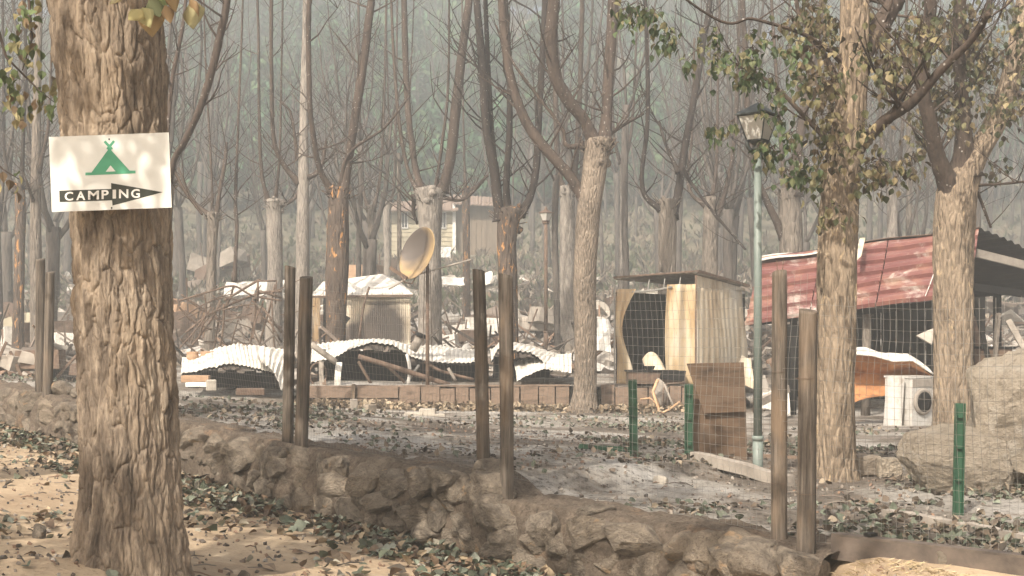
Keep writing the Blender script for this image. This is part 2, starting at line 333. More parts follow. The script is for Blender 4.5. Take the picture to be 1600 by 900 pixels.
n6 = m.noise(32, 7, .78, .3); c = mixc(m.nt, ramp(m.nt, n6, [(.5, 0.0), (.62, .7)]), c, (.06, .048, .038)); c = mixc(m.nt, ramp(m.nt, n6, [(.34, .6), (.44, 0.0)]), c, (.33, .275, .21)); m.color(c)
m.bump(n6, 1.0, 0.05); M['earth_mortar'] = m.m

# ------------------------------------------------------------------ terrain
W0 = np.array([1.6, 7.3]); WD = np.array([-0.669, 0.743]); WN = np.array([0.743, 0.669])      # wall line, its direction, the camp side
def wall_s(px):                                    # where the sight line of a photo column meets the wall line
    k = (px-800)/F; return (W0[0]-k*W0[1])/(k*WD[1]-WD[0])
def wall_top(s): return np.interp(s, [-3, 0, 2.45, 2.75, 5.2, 10.8, 16, 60], [.45, .43, .47, .61, .67, .95, 1.15, 1.4])
PY = [0, 7, 10, 16, 20, 24, 27, 30, 38, 44, 55, 75, 100, 118, 140, 175, 400]
PZ = [.45, .45, .44, .36, .29, .30, .62, .92, 1.30, 1.9, 3.4, 6.5, 14, 24, 37, 45, 46]
def camp_h(X, Y, noise=True):
    X = np.asarray(X, float); Y = np.asarray(Y, float)
    dx = X-W0[0]; dy = Y-W0[1]; s = dx*WD[0]+dy*WD[1]; t = dx*WN[0]+dy*WN[1]
    w = np.exp(-(np.maximum(t, 0)/4.5)**2); h = np.interp(Y, PY, PZ)*(1-w)+(wall_top(s)-0.02)*w
    far = sstep(40, 90, Y)
    h = h-far*0.10*np.maximum(X-6, 0)*sstep(90, 130, Y)       # the ridge drops towards the right
    if noise:
        p = np.stack([X, Y, 0*X], -1).reshape(-1, 3)
        a = .025+.05*sstep(14, 40, Y)+.9*sstep(60, 120, Y)
        h = h+(a.reshape(-1)*fbm(p*.35, 4, 5)).reshape(h.shape)+.012*fbm(p*3.1, 3, 9).reshape(h.shape)
    return h
def near_h(X, Y, noise=True):
    X = np.asarray(X, float); Y = np.asarray(Y, float)
    h = np.where(X < 0, -.082*X, -.05*X); h = np.minimum(h, .7)+0*Y
    bank = sstep(1.35, 2.0, X)*sstep(3.0, 5.5, Y); h = h*(1-bank)+.42*bank
    d = np.hypot(X+2.18, Y-7.3); h = h+.08*np.exp(-(d/.75)**2)+.14*np.exp(-(np.hypot(X+2.65, Y-6.85)/.6)**2)
    if noise:
        p = np.stack([X, Y, 0*X], -1).reshape(-1, 3)
        h = h+.03*fbm(p*.8, 4, 2).reshape(h.shape)+.010*fbm(p*4.7, 3, 4).reshape(h.shape)
    return h
def gz(X, Y): return float(camp_h(np.array([X]), np.array([Y]))[0])
def nz(X, Y): return float(near_h(np.array([X]), np.array([Y]))[0])
def sheet_grid(a, b):
    n, m = len(a), len(b); i, j = np.meshgrid(np.arange(n-1), np.arange(m-1), indexing='ij'); k = (i*m+j).ravel()
    return np.stack([k, k+m, k+m+1, k+1], 1)
def axis(lo, a, b, hi, fine, grow=1.12):
    mid = list(np.arange(a, b, fine)); L = []; x = a; d = fine
    while x > lo: d *= grow; x -= d; L.append(x)
    R = []; x = mid[-1]; d = fine
    while x < hi: d *= grow; x += d; R.append(x)
    return np.array(L[::-1]+mid+R)
s_ax = axis(-150, -4, 16, 190, .11, 1.09); t_ax = np.concatenate([[.08], axis(.2, .3, 18, 200, .11, 1.07)])
t_ax = np.unique(np.clip(t_ax, .08, None))
S, T = np.meshgrid(s_ax, t_ax, indexing='ij'); X = W0[0]+S*WD[0]+T*WN[0]; Y = W0[1]+S*WD[1]+T*WN[1]
Fq = sheet_grid(s_ax, t_ax); V = np.stack([X, Y, camp_h(X, Y)], -1).reshape(-1, 3)
keep = (V[:, 0] > -120) & (V[:, 0] < 120) & (V[:, 1] < 176) & (V[:, 1] > -30)
Fq = Fq[keep[Fq].all(1)]; used = np.unique(Fq); remap = -np.ones(len(V), np.int32); remap[used] = np.arange(len(used))
cg = link('camp_ground', npmesh('camp_ground', V[used], remap[Fq]), M['ash_soil']); tag(cg, 'grey ash covered camp ground rising into a scorched wooded hill', 'ground', kind='structure')
x_ax = axis(-60, -9, 4.2, 40, .07, 1.12); y_ax = axis(-40, 4, 17, 40, .07, 1.12)
X, Y = np.meshgrid(x_ax, y_ax, indexing='ij'); H = near_h(X, Y)
tt = (X-W0[0])*WN[0]+(Y-W0[1])*WN[1]; H = np.where(tt > .3, H-np.minimum((tt-.3)*3, 1.5), H)
ng = link('ground', npmesh('ground', np.stack([X, Y, H], -1).reshape(-1, 3), sheet_grid(x_ax, y_ax)), M['sandy_soil']); tag(ng, 'sandy tan roadside earth in front of the stone wall', 'ground', kind='structure')
# ------------------------------------------------------------------ dry stone retaining wall
rng = random.Random(7); npr = np.random.default_rng(7)
def ico_dirs(sub=2):
    import bmesh
    bm = bmesh.new(); bmesh.ops.create_icosphere(bm, subdivisions=sub, radius=1); bm.verts.ensure_lookup_table()
    v = np.array([tuple(x.co) for x in bm.verts]); f = np.array([[x.index for x in p.verts] for p in bm.faces]); bm.free(); return v, f
IV2, IF2 = ico_dirs(2); IV3, IF3 = ico_dirs(3); IV5, IF5 = ico_dirs(5)
def rock_mesh(name, seed, V=IV3, Fc=IF3, box=0.85, amp=0.10, freq=1.5, planes=16):
    r = np.random.default_rng(seed); p = V.copy()
    q = p/np.abs(p).max(1, keepdims=True); p = p*(1-box)+q*box
    for _ in range(planes):                                   # chip flat faces
        n = r.normal(size=3); n /= np.linalg.norm(n); d = r.uniform(.66, .98); e = p @ n-d
        p = p-np.where(e > 0, e, 0)[:, None]*n*.97
    p = p+p*(amp*fbm(p*freq+seed*7.7, 2, seed)+.06*fbm(p*5+seed, 3, seed+2)+(.035 if len(V) > 3000 else .05)*fbm(p*(14 if len(V) > 3000 else 9)+seed, 3, seed+5))[:, None]
    return npmesh(name, p, Fc, len(V) > 3000)
stone_meshes = [rock_mesh('stone', 30+i) for i in range(14)]
for me in stone_meshes: me.materials.append(M['stone'])
wall = thing('stone_wall', (float(W0[0]), float(W0[1]), 0), 'low rough fieldstone retaining wall crusted with earth, carrying the wooden fence posts', 'wall')
# earth and mortar core
ss = np.concatenate([np.arange(-.28, 13, .045), np.arange(13, 30, .5)])
nf = 34
vz = np.concatenate([np.linspace(-.12, 1, nf), np.ones(16)]); vo = np.concatenate([-.03+.10*np.linspace(0, 1, nf)**5, np.linspace(.08, .5, 16)]); po = np.arange(nf+16)
Sg, VZ = np.meshgrid(ss, vz, indexing='ij'); O = np.broadcast_to(vo, Sg.shape)
topz = wall_top(Sg)-.0-.02*(VZ >= 1)*np.abs(O-.2)
Xc = W0[0]+Sg*WD[0]+(O-.12)*WN[0]; Yc = W0[1]+Sg*WD[1]+(O-.12)*WN[1]
basez = near_h(Xc, Yc, False)
Zc_ = basez+(topz-basez)*VZ*(.82+.18*sstep(-.3, .2, Sg))
pp = np.stack([Xc, Yc, Zc_], -1).reshape(-1, 3); d = .05*fbm(pp*3.6, 4, 3)+.03*fbm(pp*11, 3, 8)+.012*np.abs(fbm(pp*30, 2, 12)); fr_ = (VZ < .97).ravel()
pp[:, 0] -= np.where(fr_, d, d*.3)*WN[0]; pp[:, 1] -= np.where(fr_, d, d*.3)*WN[1]; pp[:, 2] += np.where(fr_, d*.25, d)
link('core', npmesh('core', pp, sheet_grid(ss, po)), M['earth_mortar'], wall)
# stones on the road face, in wandering courses
def put_stone(s, z, w, h, dep, out, top=False):
    me = rng.choice(stone_meshes); o = bpy.data.objects.new('stone', me); col.objects.link(o)
    c = W0+s*WD+WN*(-.15-out); o.parent = wall; o.matrix_parent_inverse = Matrix.Translation(-wall.location)
    o.location = (c[0], c[1], z); o.rotation_euler = Euler((rng.uniform(-.1, .1), rng.uniform(-.3, .3), math.atan2(WD[1], WD[0])+rng.uniform(-.15, .15)+(math.pi if rng.random() < .5 else 0)))
    o.scale = (w/2, dep/2, h/2)
n_st = 0
for row in range(4):
    s = -.15+row*.07
    while s < 15:
        far = 1+.0*s
        w = rng.uniform(.16, .46)*(1.0 if s < 4 else 1.05); h = rng.uniform(.16, .28)
        sc_ = s+w/2; cz = float(wall_top(sc_)); xb, yb = (W0+sc_*WD-.2*WN); bz = float(near_h(np.array([xb]), np.array([yb]), False)[0])
        hh = cz-bz; z = bz+(row+.42+rng.uniform(-.16, .16))*hh/3.25
        if z+h*.42 < cz+.01 or rng.random() < .25:
            z = min(z, cz-h*.52)
            put_stone(sc_, z, w*1.08, h*1.15, rng.uniform(.2, .32), rng.uniform(-.085, -.045)-(.02 if s > 4.5 else 0)); n_st += 1
        s += w*rng.uniform(.86, 1.12)
# small wedged stones and a few large cap stones by the step in the wall
for i in range(60):
    s = rng.uniform(-.1, 8); cz = float(wall_top(s)); xb, yb = (W0+s*WD-.2*WN); bz = float(near_h(np.array([xb]), np.array([yb]), False)[0])
    put_stone(s, rng.uniform(bz+.05, cz-.04), rng.uniform(.06, .12), rng.uniform(.05, .11), .12, rng.uniform(-.04, -.0))
for (s, dz, w, h, out) in ((2.55, .0, .34, .30, -.16), (2.75, .0, .30, .24, -.25), (3.2, -.07, .26, .24, -.02), (2.95, -.05, .24, .2, .03), (.35, -.07, .34, .2, -.12), (.12, -.12, .36, .26, -.02),
                          (10.5, .06, .35, .22, -.3), (10.2, .05, .4, .2, -.4), (1.6, -.0, .14, .1, -.2), (-.12, -.14, .4, .3, -.05)):
    put_stone(s, float(wall_top(s))+dz, w, h, .3, out)

# ------------------------------------------------------------------ wooden fence posts
def wood_post(name, px, ytop, ybot, wpx, D, lean, label, seed, wires=False, sink=.12):
    r = random.Random(seed); base = P(px+lean, ybot, D); top = P(px, ytop, D); rad = wpx/2/F*D
    root = thing(name, base, label, 'fence post', 'wooden fence posts along the stone wall')
    n, seg = 60, 32; V = []; 
    kn = r.uniform(0, 99)
    for i in range(n+1):
        f = i/n; c = (base-Vector((0, 0, sink)))*(1-f)+top*f
        for k in range(seg):
            a = 2*math.pi*k/seg; V.append((c.x, c.y, c.z, a, f))
    V = np.array(V); q = np.stack([np.cos(V[:, 3])*1.6+kn, np.sin(V[:, 3])*1.6, V[:, 2]*1.3], 1)
    q2 = np.stack([np.cos(V[:, 3])*5+kn, np.sin(V[:, 3])*5, V[:, 2]*1.1], 1)
    rr = rad*(1+.12*fbm(q, 3, seed)+.07*fbm(q2, 3, seed+9)+.05*np.cos(V[:, 3]*2+kn))*(1.04-.06*V[:, 4])
    crack = np.exp(-((np.mod(V[:, 3]-4.6-.25*np.sin(V[:, 2]*3+kn)+math.pi, 2*math.pi)-math.pi)/.10)**2); rr = rr*(1-.16*crack)
    pts = np.stack([V[:, 0]+np.cos(V[:, 3])*rr, V[:, 1]+np.sin(V[:, 3])*rr, V[:, 2]+np.where(V[:, 4] > .99, .012*np.cos(V[:, 3]+kn), 0)], 1)
    mb = MB(); mb.add(pts, [(i*seg+k, i*seg+(k+1) % seg, (i+1)*seg+(k+1) % seg, (i+1)*seg+k) for i in range(n) for k in range(seg)]+[tuple(n*seg+k for k in range(seg))])
    me = mb.mesh('post'); me.polygons.foreach_set('use_smooth', [True]*(len(me.polygons)-1)+[False])
    link('post', me, M['timber'], root)
    for dz in ((.0,) if not wires else (.35, 1.0)):
        if dz: w = MB(); w.tube([Vector((base.x+math.cos(a)*rad*1.08, base.y+math.sin(a)*rad*1.08, base.z+dz)) for a in np.linspace(0, 6.28, 17)], .0013, 5); w.build('wire_tie', M['rusty_iron'], root)
    return root
def DW(px): s = wall_s(px); return float(W0[1]+s*WD[1])
post_specs = [(63, 405, 612, 14, 0, 'tall dark post at the earthy wall end, behind its shorter leaning twin'),
    (78, 425, 624, 14, -4, 'shorter dark post leaning beside the post at the earthy wall end'),
    (454, 417, 686, 18, -5, 'weathered grey post on the wall crest before the tangled metal frame, taller of two'),
    (479, 433, 701, 20, -9, 'shorter leaning grey post before the collapsed white roof sheets'),
    (748, 423, 737, 21, 9, 'cracked leaning post standing behind the wall where its top steps down'),
    (790, 430, 777, 22, 3, 'round split post rising from the step in the wall, below the flaking tree'),
    (1218, 425, 848, 23, -1, 'tall narrow post with bent wires on its top beside the lamp post'),
    (1263, 485, 868, 30, -4, 'thick flat topped post at the wall end, shortest of the wooden posts')]
for i, (px, yt, yb, w, lean, lab) in enumerate(post_specs):
    r = wood_post('fence_post', px, yt, yb, w, DW(px)+(.12 if i % 2 == 0 else 0), lean, lab, 50+i, wires=(i > 3))
    if i == 6:
        t = P(px, yt, DW(px)+.12)
        for dx, dz in ((-.018, .07), (.022, .072)):
            mb = MB(); mb.tube([t+Vector((dx*.6, 0, -.03)), t+Vector((dx, -.01, dz))], .0025, 5); mb.build('wire_end', M['rusty_iron'], r)

# ------------------------------------------------------------------ welded wire mesh between the posts
def mesh_span(s0, s1, zt0, zt1, zb0, zb1, label, seed, pitch=.045, hp=.062):
    r = np.random.default_rng(seed); L = s1-s0; c = W0+s0*WD+WN*.10
    root = thing('wire_mesh_fence', (float(c[0]), float(c[1]), zb0), label, 'fence', 'wire mesh fence panels between the wooden posts')
    def pos(s, f):
        s = np.asarray(s, float); f = np.asarray(f, float); u = (s-s0)/L
        zt = zt0+(zt1-zt0)*u-.05*np.sin(u*math.pi); zb = zb0+(zb1-zb0)*u
        q = np.stack([s*1.1+seed, f*2.2, 0*s], -1).reshape(-1, 3); o = .05*fbm(q, 2, seed).reshape(s.shape)+.02*np.sin(f*9+s)
        ds = .03*fbm(q*1.7+9, 2, seed+3).reshape(s.shape)
        return np.stack([W0[0]+(s+ds)*WD[0]+(.12+o)*WN[0], W0[1]+(s+ds)*WD[1]+(.12+o)*WN[1], zb+(zt-zb)*f], -1)
    V = []; Fc = []; nv = 0
    def wire(pts, rad):
        nonlocal nv
        n = len(pts); t = np.gradient(pts, axis=0); t /= np.linalg.norm(t, axis=1, keepdims=True)
        a = np.cross(t, [0.743, .669, 0]); a /= np.linalg.norm(a, axis=1, keepdims=True)+1e-9; b = np.cross(t, a)
        ring = np.stack([pts+rad*(math.cos(k)*a+math.sin(k)*b) for k in (0, 2.094, 4.189)], 1).reshape(-1, 3)
        i = np.arange(n-1)[:, None]*3; k = np.arange(3)[None]; f = np.stack([i+k, i+(k+1) % 3, i+3+(k+1) % 3, i+3+k], -1).reshape(-1, 4)
        V.append(ring); Fc.append(f+nv); nv += len(ring)
    for s in np.arange(s0+.01, s1, pitch): wire(pos(np.full(14, s), np.linspace(0, 1, 14)), .0011)
    H = max(zt0-zb0, zt1-zb1)
    for f in np.arange(0, 1.0001, hp/H): wire(pos(np.linspace(s0, s1, max(12, int(L/.12))), np.full(max(12, int(L/.12)), f)), .0011)
    link('wire_mesh', npmesh('wire_mesh', np.concatenate(V), np.concatenate(Fc)), M['wire'], root)
sA, sB, sC, sD = wall_s(1240), wall_s(770), wall_s(462), wall_s(70)
mesh_span(-1.9, sA-.02, 1.86, 1.86, .46, .44, 'wire mesh panel running from the thick end post past the washing machine and boulders', 1)
mesh_span(sA, sB, 1.98, 2.02, .44, .60, 'wire mesh panel before the scorched yellow shed and the brown board', 2)
mesh_span(sB+.02, sC, 2.02, 2.10, .62, .68, 'wire mesh panel before the timber edging and satellite dish pole', 3)
mesh_span(sC+.02, sD, 2.10, 2.30, .68, .95, 'wire mesh panel behind the trunk with the camping sign', 4)
# steel channel along the foot of the fence, right of the wall end
c0 = W0+WD*(-.22)+WN*.06; c1 = W0+WD*(-2.6)+WN*.06
rl = thing('steel_channel', (c0[0], c0[1], .36), 'rusty brown steel channel lying along the foot of the wire fence', 'rail')
for nm, dz, hh, off, ww in (('web', .44, .12, 0, .012), ('top_flange', .506, .012, .035, .082), ('bottom_flange', .374, .012, .035, .082)):
    mb = MB(); a = Vector((c0[0]+WN[0]*off, c0[1]+WN[1]*off, dz)); b = Vector((c1[0]+WN[0]*off, c1[1]+WN[1]*off, dz+.03)); mb.beam(a, b, ww, hh); mb.build(nm, M['rail_steel'], rl)
for sx in (-.45, -1.35):
    mb = MB(); c = W0+WD*sx+WN*.09; mb.box((c[0], c[1], .525+.01*abs(sx)), (.06, .05, .018), Matrix.Rotation(.6, 3, 'Z')); mb.build('clip', M['charred'], rl)

# ------------------------------------------------------------------ leaves
def leaf_pts(n, npr, size, kind=0):
    # one leaf = 7 points: stem, two shoulders, two mid, tip, mid-rib; 4 faces (quads/triangles as quads)
    w = size*npr.uniform(.34, .50, n); L = size*npr.uniform(.8, 1.2, n); z = np.zeros(n); cur = npr.uniform(.05, .35, n)*size; fold = npr.uniform(.0, .3, n)*size
    cols = [(z, z, z), (-w*.8, L*.25, fold*.7), (-w, L*.5, fold), (-w*.55, L*.8, fold*.7-cur*.3), (z, L*1.08, -cur), (w*.55, L*.8, fold*.7-cur*.3), (w, L*.5, fold), (w*.8, L*.25, fold*.7), (z, L*.45, z)]
    return np.stack([np.stack(c, -1) for c in cols], 1)           # n,9,3
LEAF_F = np.array([[0, 8, 2, 1], [8, 4, 3, 2], [0, 7, 6, 8], [8, 6, 5, 4]])
def leaf_mesh(name, C, size, npr, colors, tilt=0.35, hang=False, weights=None):
    n = len(C); Lp = leaf_pts(n, npr, size)
    yaw = npr.uniform(0, 2*math.pi, n)
    if hang: pit = npr.normal(-1.15, .45, n)
    else: pit = npr.normal(0, tilt, n)
    rol = npr.normal(0, .6 if hang else tilt, n)
    def rot(Lp, ax, a):
        c, s = np.cos(a)[:, None], np.sin(a)[:, None]; x, y, z = Lp[..., 0], Lp[..., 1], Lp[..., 2]
        if ax == 0: return np.stack([x, y*c-z*s, y*s+z*c], -1)
        if ax == 1: return np.stack([x*c+z*s, y, -x*s+z*c], -1)
        return np.stack([x*c-y*s, x*s+y*c, z], -1)
    Lp = rot(rot(rot(Lp, 1, rol), 0, pit), 2, yaw)+np.asarray(C)[:, None, :]
    f = (LEAF_F[None]+9*np.arange(n)[:, None, None]).reshape(-1, 4)
    colr = np.asarray(colors)[npr.choice(len(colors), n, p=weights)]*npr.uniform(.75, 1.25, (n, 1))
    return npmesh(name, Lp.reshape(-1, 3), f, False, np.repeat(colr, 4, 0))

# ------------------------------------------------------------------ the big foreground tree with the sign
TD = 7.3
ys = [-30, 0, 100, 205, 340, 450, 600, 750, 830, 880, 940]; lx = [74, 77, 88, 100, 112, 118, 121, 121, 117, 112, 100]; rx = [253, 253, 257, 258, 268, 272, 282, 290, 295, 301, 312]
tree = thing('broadleaf_tree', P(208, 915, TD), 'thick furrowed trunk carrying the white camping sign', 'tree')
zs_ = np.linspace(P(0, 950, TD).z, 3.75, 800); seg = 420
ypx = YH+(ZC-zs_)*F/TD
cxp = np.interp(ypx, ys, [(a+b)/2 for a, b in zip(lx, rx)]); hw = np.interp(ypx, ys, [(b-a)/2 for a, b in zip(lx, rx)])
th = np.linspace(0, 2*math.pi, seg, endpoint=False)
Zg, Tg = np.meshgrid(zs_, th, indexing='ij'); R0 = (hw/F*TD*.985)[:, None]; CX = ((cxp-800)/F*TD)[:, None]
q = np.stack([np.cos(Tg)*R0*np.ones_like(Tg), np.sin(Tg)*R0*np.ones_like(Tg), Zg], -1).reshape(-1, 3)
lump = (fbm(np.stack([q[:, 0]*2.5, q[:, 1]*2.5, q[:, 2]*.9], 1), 3, 21)*.045)
wq = q+.03*np.stack([fbm(q*6, 3, 31), fbm(q*6, 3, 37), fbm(q*4, 3, 41)], 1)
f1, f2 = worley(np.stack([wq[:, 0]*15, wq[:, 1]*15, wq[:, 2]*3.4+wq[:, 0]*3], 1), 3)
g1, g2 = worley(np.stack([wq[:, 0]*34, wq[:, 1]*34, wq[:, 2]*8], 1), 8)
ridge = 1-np.exp(-(f2-f1)/.075); ridge2 = 1-np.exp(-(g2-g1)/.10)
fl = fbm(np.stack([wq[:, 0]*15, wq[:, 1]*15, wq[:, 2]*2.2], 1), 4, 51)
disp = lump+.026*ridge*(.75+.5*fl)+.010*ridge2*(.6+.4*fl)+.022*fl+.008*fbm(q*np.array([70, 70, 12]), 3, 61)-.036
flute = .03*np.cos(3*Tg.ravel()+1.2)*sstep(.9, .2, Zg.ravel())          # roots at the foot
rr = (R0*np.ones_like(Tg)).ravel()+disp+flute
V = np.stack([(CX*np.ones_like(Tg)).ravel()+np.cos(Tg).ravel()*rr, TD+np.sin(Tg).ravel()*rr, Zg.ravel()], 1)
i, k = np.meshgrid(np.arange(len(zs_)-1), np.arange(seg), indexing='ij'); a = (i*seg+k).ravel(); b = (i*seg+(k+1) % seg).ravel()
link('trunk', npmesh('trunk', V, np.stack([a, b, b+seg, a+seg], 1)), M['bark_main'], tree)
top = V[-seg:].mean(0)
def limb_path(r, p0, d0, L, n, up=.15, wob=.25):
    pts = [Vector(p0)]; d = Vector(d0).normalized()
    for i in range(n):
        d = (d+Vector((r.gauss(0, wob), r.gauss(0, wob), r.gauss(0, wob*.6)+up))*.5).normalized(); pts.append(pts[-1]+d*L/n)
    return pts
def crown_tree(root, r, p0, rad0, limbs, H, npr, leaves, size, colors, mat='limb_brown', spread=.9, low=None):
    C = []
    for k in range(limbs):
        a = 2*math.pi*k/limbs+r.uniform(-.3, .3); d = Vector((math.cos(a)*spread, math.sin(a)*spread, r.uniform(.6, 1.2)))
        path = limb_path(r, Vector(p0)-Vector((0, 0, .15)), d, H, 9); mb = MB(); mb.tube(path, [rad0*(1-.085*i) for i in range(10)], 10, wob=.05, rnd=r)
        for j in range(3, 10):
            for _ in range(3):
                a2 = r.uniform(0, 6.28); dd = Vector((math.cos(a2), math.sin(a2), r.uniform(-.5, .6)))
                tp = limb_path(r, path[j], dd, r.uniform(.8, 1.9), 5, -.12, .3); mb.tube(tp, [.018, .015, .012, .009, .006, .003], 4)
                C += [tp[q]+Vector((r.gauss(0, .10), r.gauss(0, .10), r.gauss(-.05, .10))) for q in (4, 5, 5) for _ in range(leaves)]
        mb.build('limb', M[mat], root, True)
    C = np.array([tuple(c) for c in C])
    if low is not None: C = C[low(C)]
    o = link('foliage', leaf_mesh('foliage', C, size, npr, colors, hang=True), M['tree_leaf'], root); o['kind'] = 'stuff'
LEAFC = [(.10, .115, .045), (.15, .145, .06), (.22, .19, .085), (.065, .085, .035), (.27, .21, .11), (.13, .09, .05)]
not_view = lambda C: ~((C[:, 1] > .3) & ((C[:, 2]-ZC)/np.maximum(C[:, 1], .1) < .283) & (np.abs(C[:, 0]/np.maximum(C[:, 1], .1)) < .42))
r = random.Random(3); npr = np.random.default_rng(3)
crown_tree(tree, r, top, .2, 7, 3.6, npr, 12, .13, LEAFC, spread=1.0, low=lambda C: not_view(C) & (C[:, 0] < -.9))
# the spray of big hanging leaves at the top edge of the trunk
tw = MB(); tips = []
for pts in ([(262, -60), (245, -20), (236, 5), (222, 14)], [(262, -60), (264, -10), (258, 10)], [(262, -60), (290, -20), (300, 2)], [(262, -60), (205, -30), (190, -8)]):
    pp_ = [P(x, y, 6.35+.02*i) for i, (x, y) in enumerate(pts)]; tw.tube(pp_, .0035, 5)
tag(tw.build('twig', M['limb_brown'], tree, True), kind='stuff')
mb = MB(); mb.tube([Vector(top)+Vector((.1, -.1, .1)), P(270, -250, 6.7), P(262, -60, 6.35)], [.03, .02, .006], 6); mb.build('twig', M['limb_brown'], tree, True)
big = [(222, 14, 200, 34, .40, (.42, .36, .16)), (222, 12, 236, 44, .5, (.38, .36, .18)), (232, 8, 240, 60, .42, (.34, .24, .11)), (258, 8, 268, 38, .32, (.30, .20, .10)), (300, 0, 304, 50, .34, (.27, .24, .12)),
       (296, -2, 312, 28, .3, (.24, .16, .08)), (190, -12, 172, 8, .36, (.40, .35, .2)), (236, -6, 252, 30, .36, (.22, .24, .12)), (264, -16, 276, 20, .34, (.24, .17, .08)), (246, -20, 262, 14, .3, (.18, .22, .09))]
for (x0, y0, x1, y1, wd, cc) in big:
    D = 6.33+r.uniform(-.06, .06); a = P(x0, y0, D); b = P(x1, y1, D+r.uniform(-.05, .05)); L = (b-a).length; t = (b-a).normalized(); s_ = t.cross(Vector((0, 1, 0))).normalized(); n_ = s_.cross(t)
    sd = r.uniform(-.6, .6); s_ = (s_*math.cos(sd)+n_*math.sin(sd)); w = L*wd
    def Q(u, v, n0=0): return a+t*(u*L)+s_*(v*w)+n_*(n0*L)
    mb = MB(); rows = [(0, .04), (.12, .5), (.3, 1), (.5, .88), (.7, .58), (.86, .28), (1, .01)]
    G = [[Q(u, -v, .12*v-.15*u*u), Q(u, -v*.5, .03-.15*u*u), Q(u, 0, -.15*u*u), Q(u, v*.5, .03-.15*u*u), Q(u, v, .12*v-.15*u*u)] for u, v in rows]
    mb.grid(G, .0008, cc); mb.build('leaf', M['tree_leaf'], tree, True)
# second roadside tree just out of view on the left, its drooping twigs reach into the picture
t2 = thing('broadleaf_tree', (-5.3, 10.4, nz(-5.3, 10.4)), 'roadside tree with drooping green and yellow leaf sprays beside the sign tree', 'tree')
mb = MB(); b2 = t2.location; mb.tube([b2+Vector((0, 0, -.1)), b2+Vector((.02, 0, .3)), b2+Vector((0, 0, 1.6)), b2+Vector((-.1, .05, 3)), b2+Vector((-.1, .1, 4))], [.36, .27, .24, .22, .2], 16, wob=.05, rnd=r); mb.build('trunk', M['bark_main'], t2, True)
crown_tree(t2, r, b2+Vector((-.1, .1, 3.9)), .16, 5, 3.4, npr, 3, .10, LEAFC, low=not_view)
C = []; mb = MB(); sprays = [(45, 30), (55, 70), (30, 95), (20, 120), (70, 130), (60, 160), (85, 165), (35, 175), (15, 150), (10, 130), (40, 12), (20, 60), (5, 270), (30, 280)]
mb.tube([b2+Vector((0, 0, 3.6)), P(-60, -120, 10.2), P(20, -60, 10), P(45, 0, 9.9), P(50, 60, 9.85), P(35, 110, 9.8)], [.05, .03, .02, .012, .008, .004], 6)
mb.tube([P(-60, -120, 10.2), P(-10, 20, 10), P(10, 90, 9.9), P(60, 140, 9.8), P(85, 160, 9.8)], [.02, .014, .01, .006, .003], 5)
mb.tube([P(-120, 180, 10.2), P(-20, 240, 10), P(5, 265, 9.9), P(30, 280, 9.9)], [.012, .01, .006, .003], 5)
for x, y in sprays:
    for _ in range(11 if y < 250 else 4): C.append(P(x+r.gauss(0, 11), y+r.gauss(0, 12), 9.85+r.gauss(0, .12)))
mb.build('limb', M['limb_brown'], t2, True)
o = link('leaf_spray', leaf_mesh('leaf_spray', np.array([tuple(c) for c in C]), .075, npr, [(.11, .15, .06), (.09, .12, .045), (.24, .22, .10), (.30, .26, .13), (.17, .12, .07)], hang=True), M['tree_leaf'], t2); o['kind'] = 'stuff'
# third roadside tree, behind the photographer's left shoulder: it shades the wall
t3 = thing('broadleaf_tree', (-4.3, 2.0, nz(-4.3, 2.0)), 'leafy roadside tree standing across the sand from the sign tree', 'tree')
b3 = t3.location; mb = MB(); mb.tube([b3+Vector((0, 0, -.1)), b3+Vector((0, 0, .4)), b3+Vector((.05, 0, 2)), b3+Vector((0, .1, 4))], [.34, .27, .23, .2], 16, wob=.05, rnd=r); mb.build('trunk', M['bark_main'], t3, True)
crown_tree(t3, r, b3+Vector((0, .1, 3.9)), .16, 5, 4.0, npr, 12, .13, LEAFC, low=not_view)

# ------------------------------------------------------------------ the camping sign
SD = 6.93
def Sg_(cx, cy, off=0): return P(70+cx/5.624, 190+cy/5.624, SD-off)
sign = thing('camping_sign', Sg_(580, 450), 'white rectangular CAMPING sign with green tent and black arrow nailed to trunk', 'sign')
def plate(name, poly, off, th, mat):
    mb = MB(); n = len(poly); a = [Sg_(x, y, off+th) for x, y in poly]; b = [Sg_(x, y, off) for x, y in poly]
    mb.add(a+b, [tuple(range(n)), tuple(range(2*n-1, n-1, -1))]+[(i, n+i, n+(i+1) % n, (i+1) % n) for i in range(n)]); return mb.build(name, mat, sign)
m = Mat('sign_white', 0.45, 0.4); n = m.noise(5, 5, .6); m.color(ramp(m.nt, n, [(.35, (.62, .62, .58)), (.7, (.70, .70, .66))])); M['sign_white'] = m.m
simple('sign_green', (.06, .27, .155), (.085, .33, .195), 8, .45, .05, .002)
simple('sign_black', (.022, .026, .020), (.034, .038, .030), 8, .45, .05, .002)
plate('board', [(35, 135), (1090, 95), (1115, 755), (62, 795)], 0, .004, M['sign_white'])
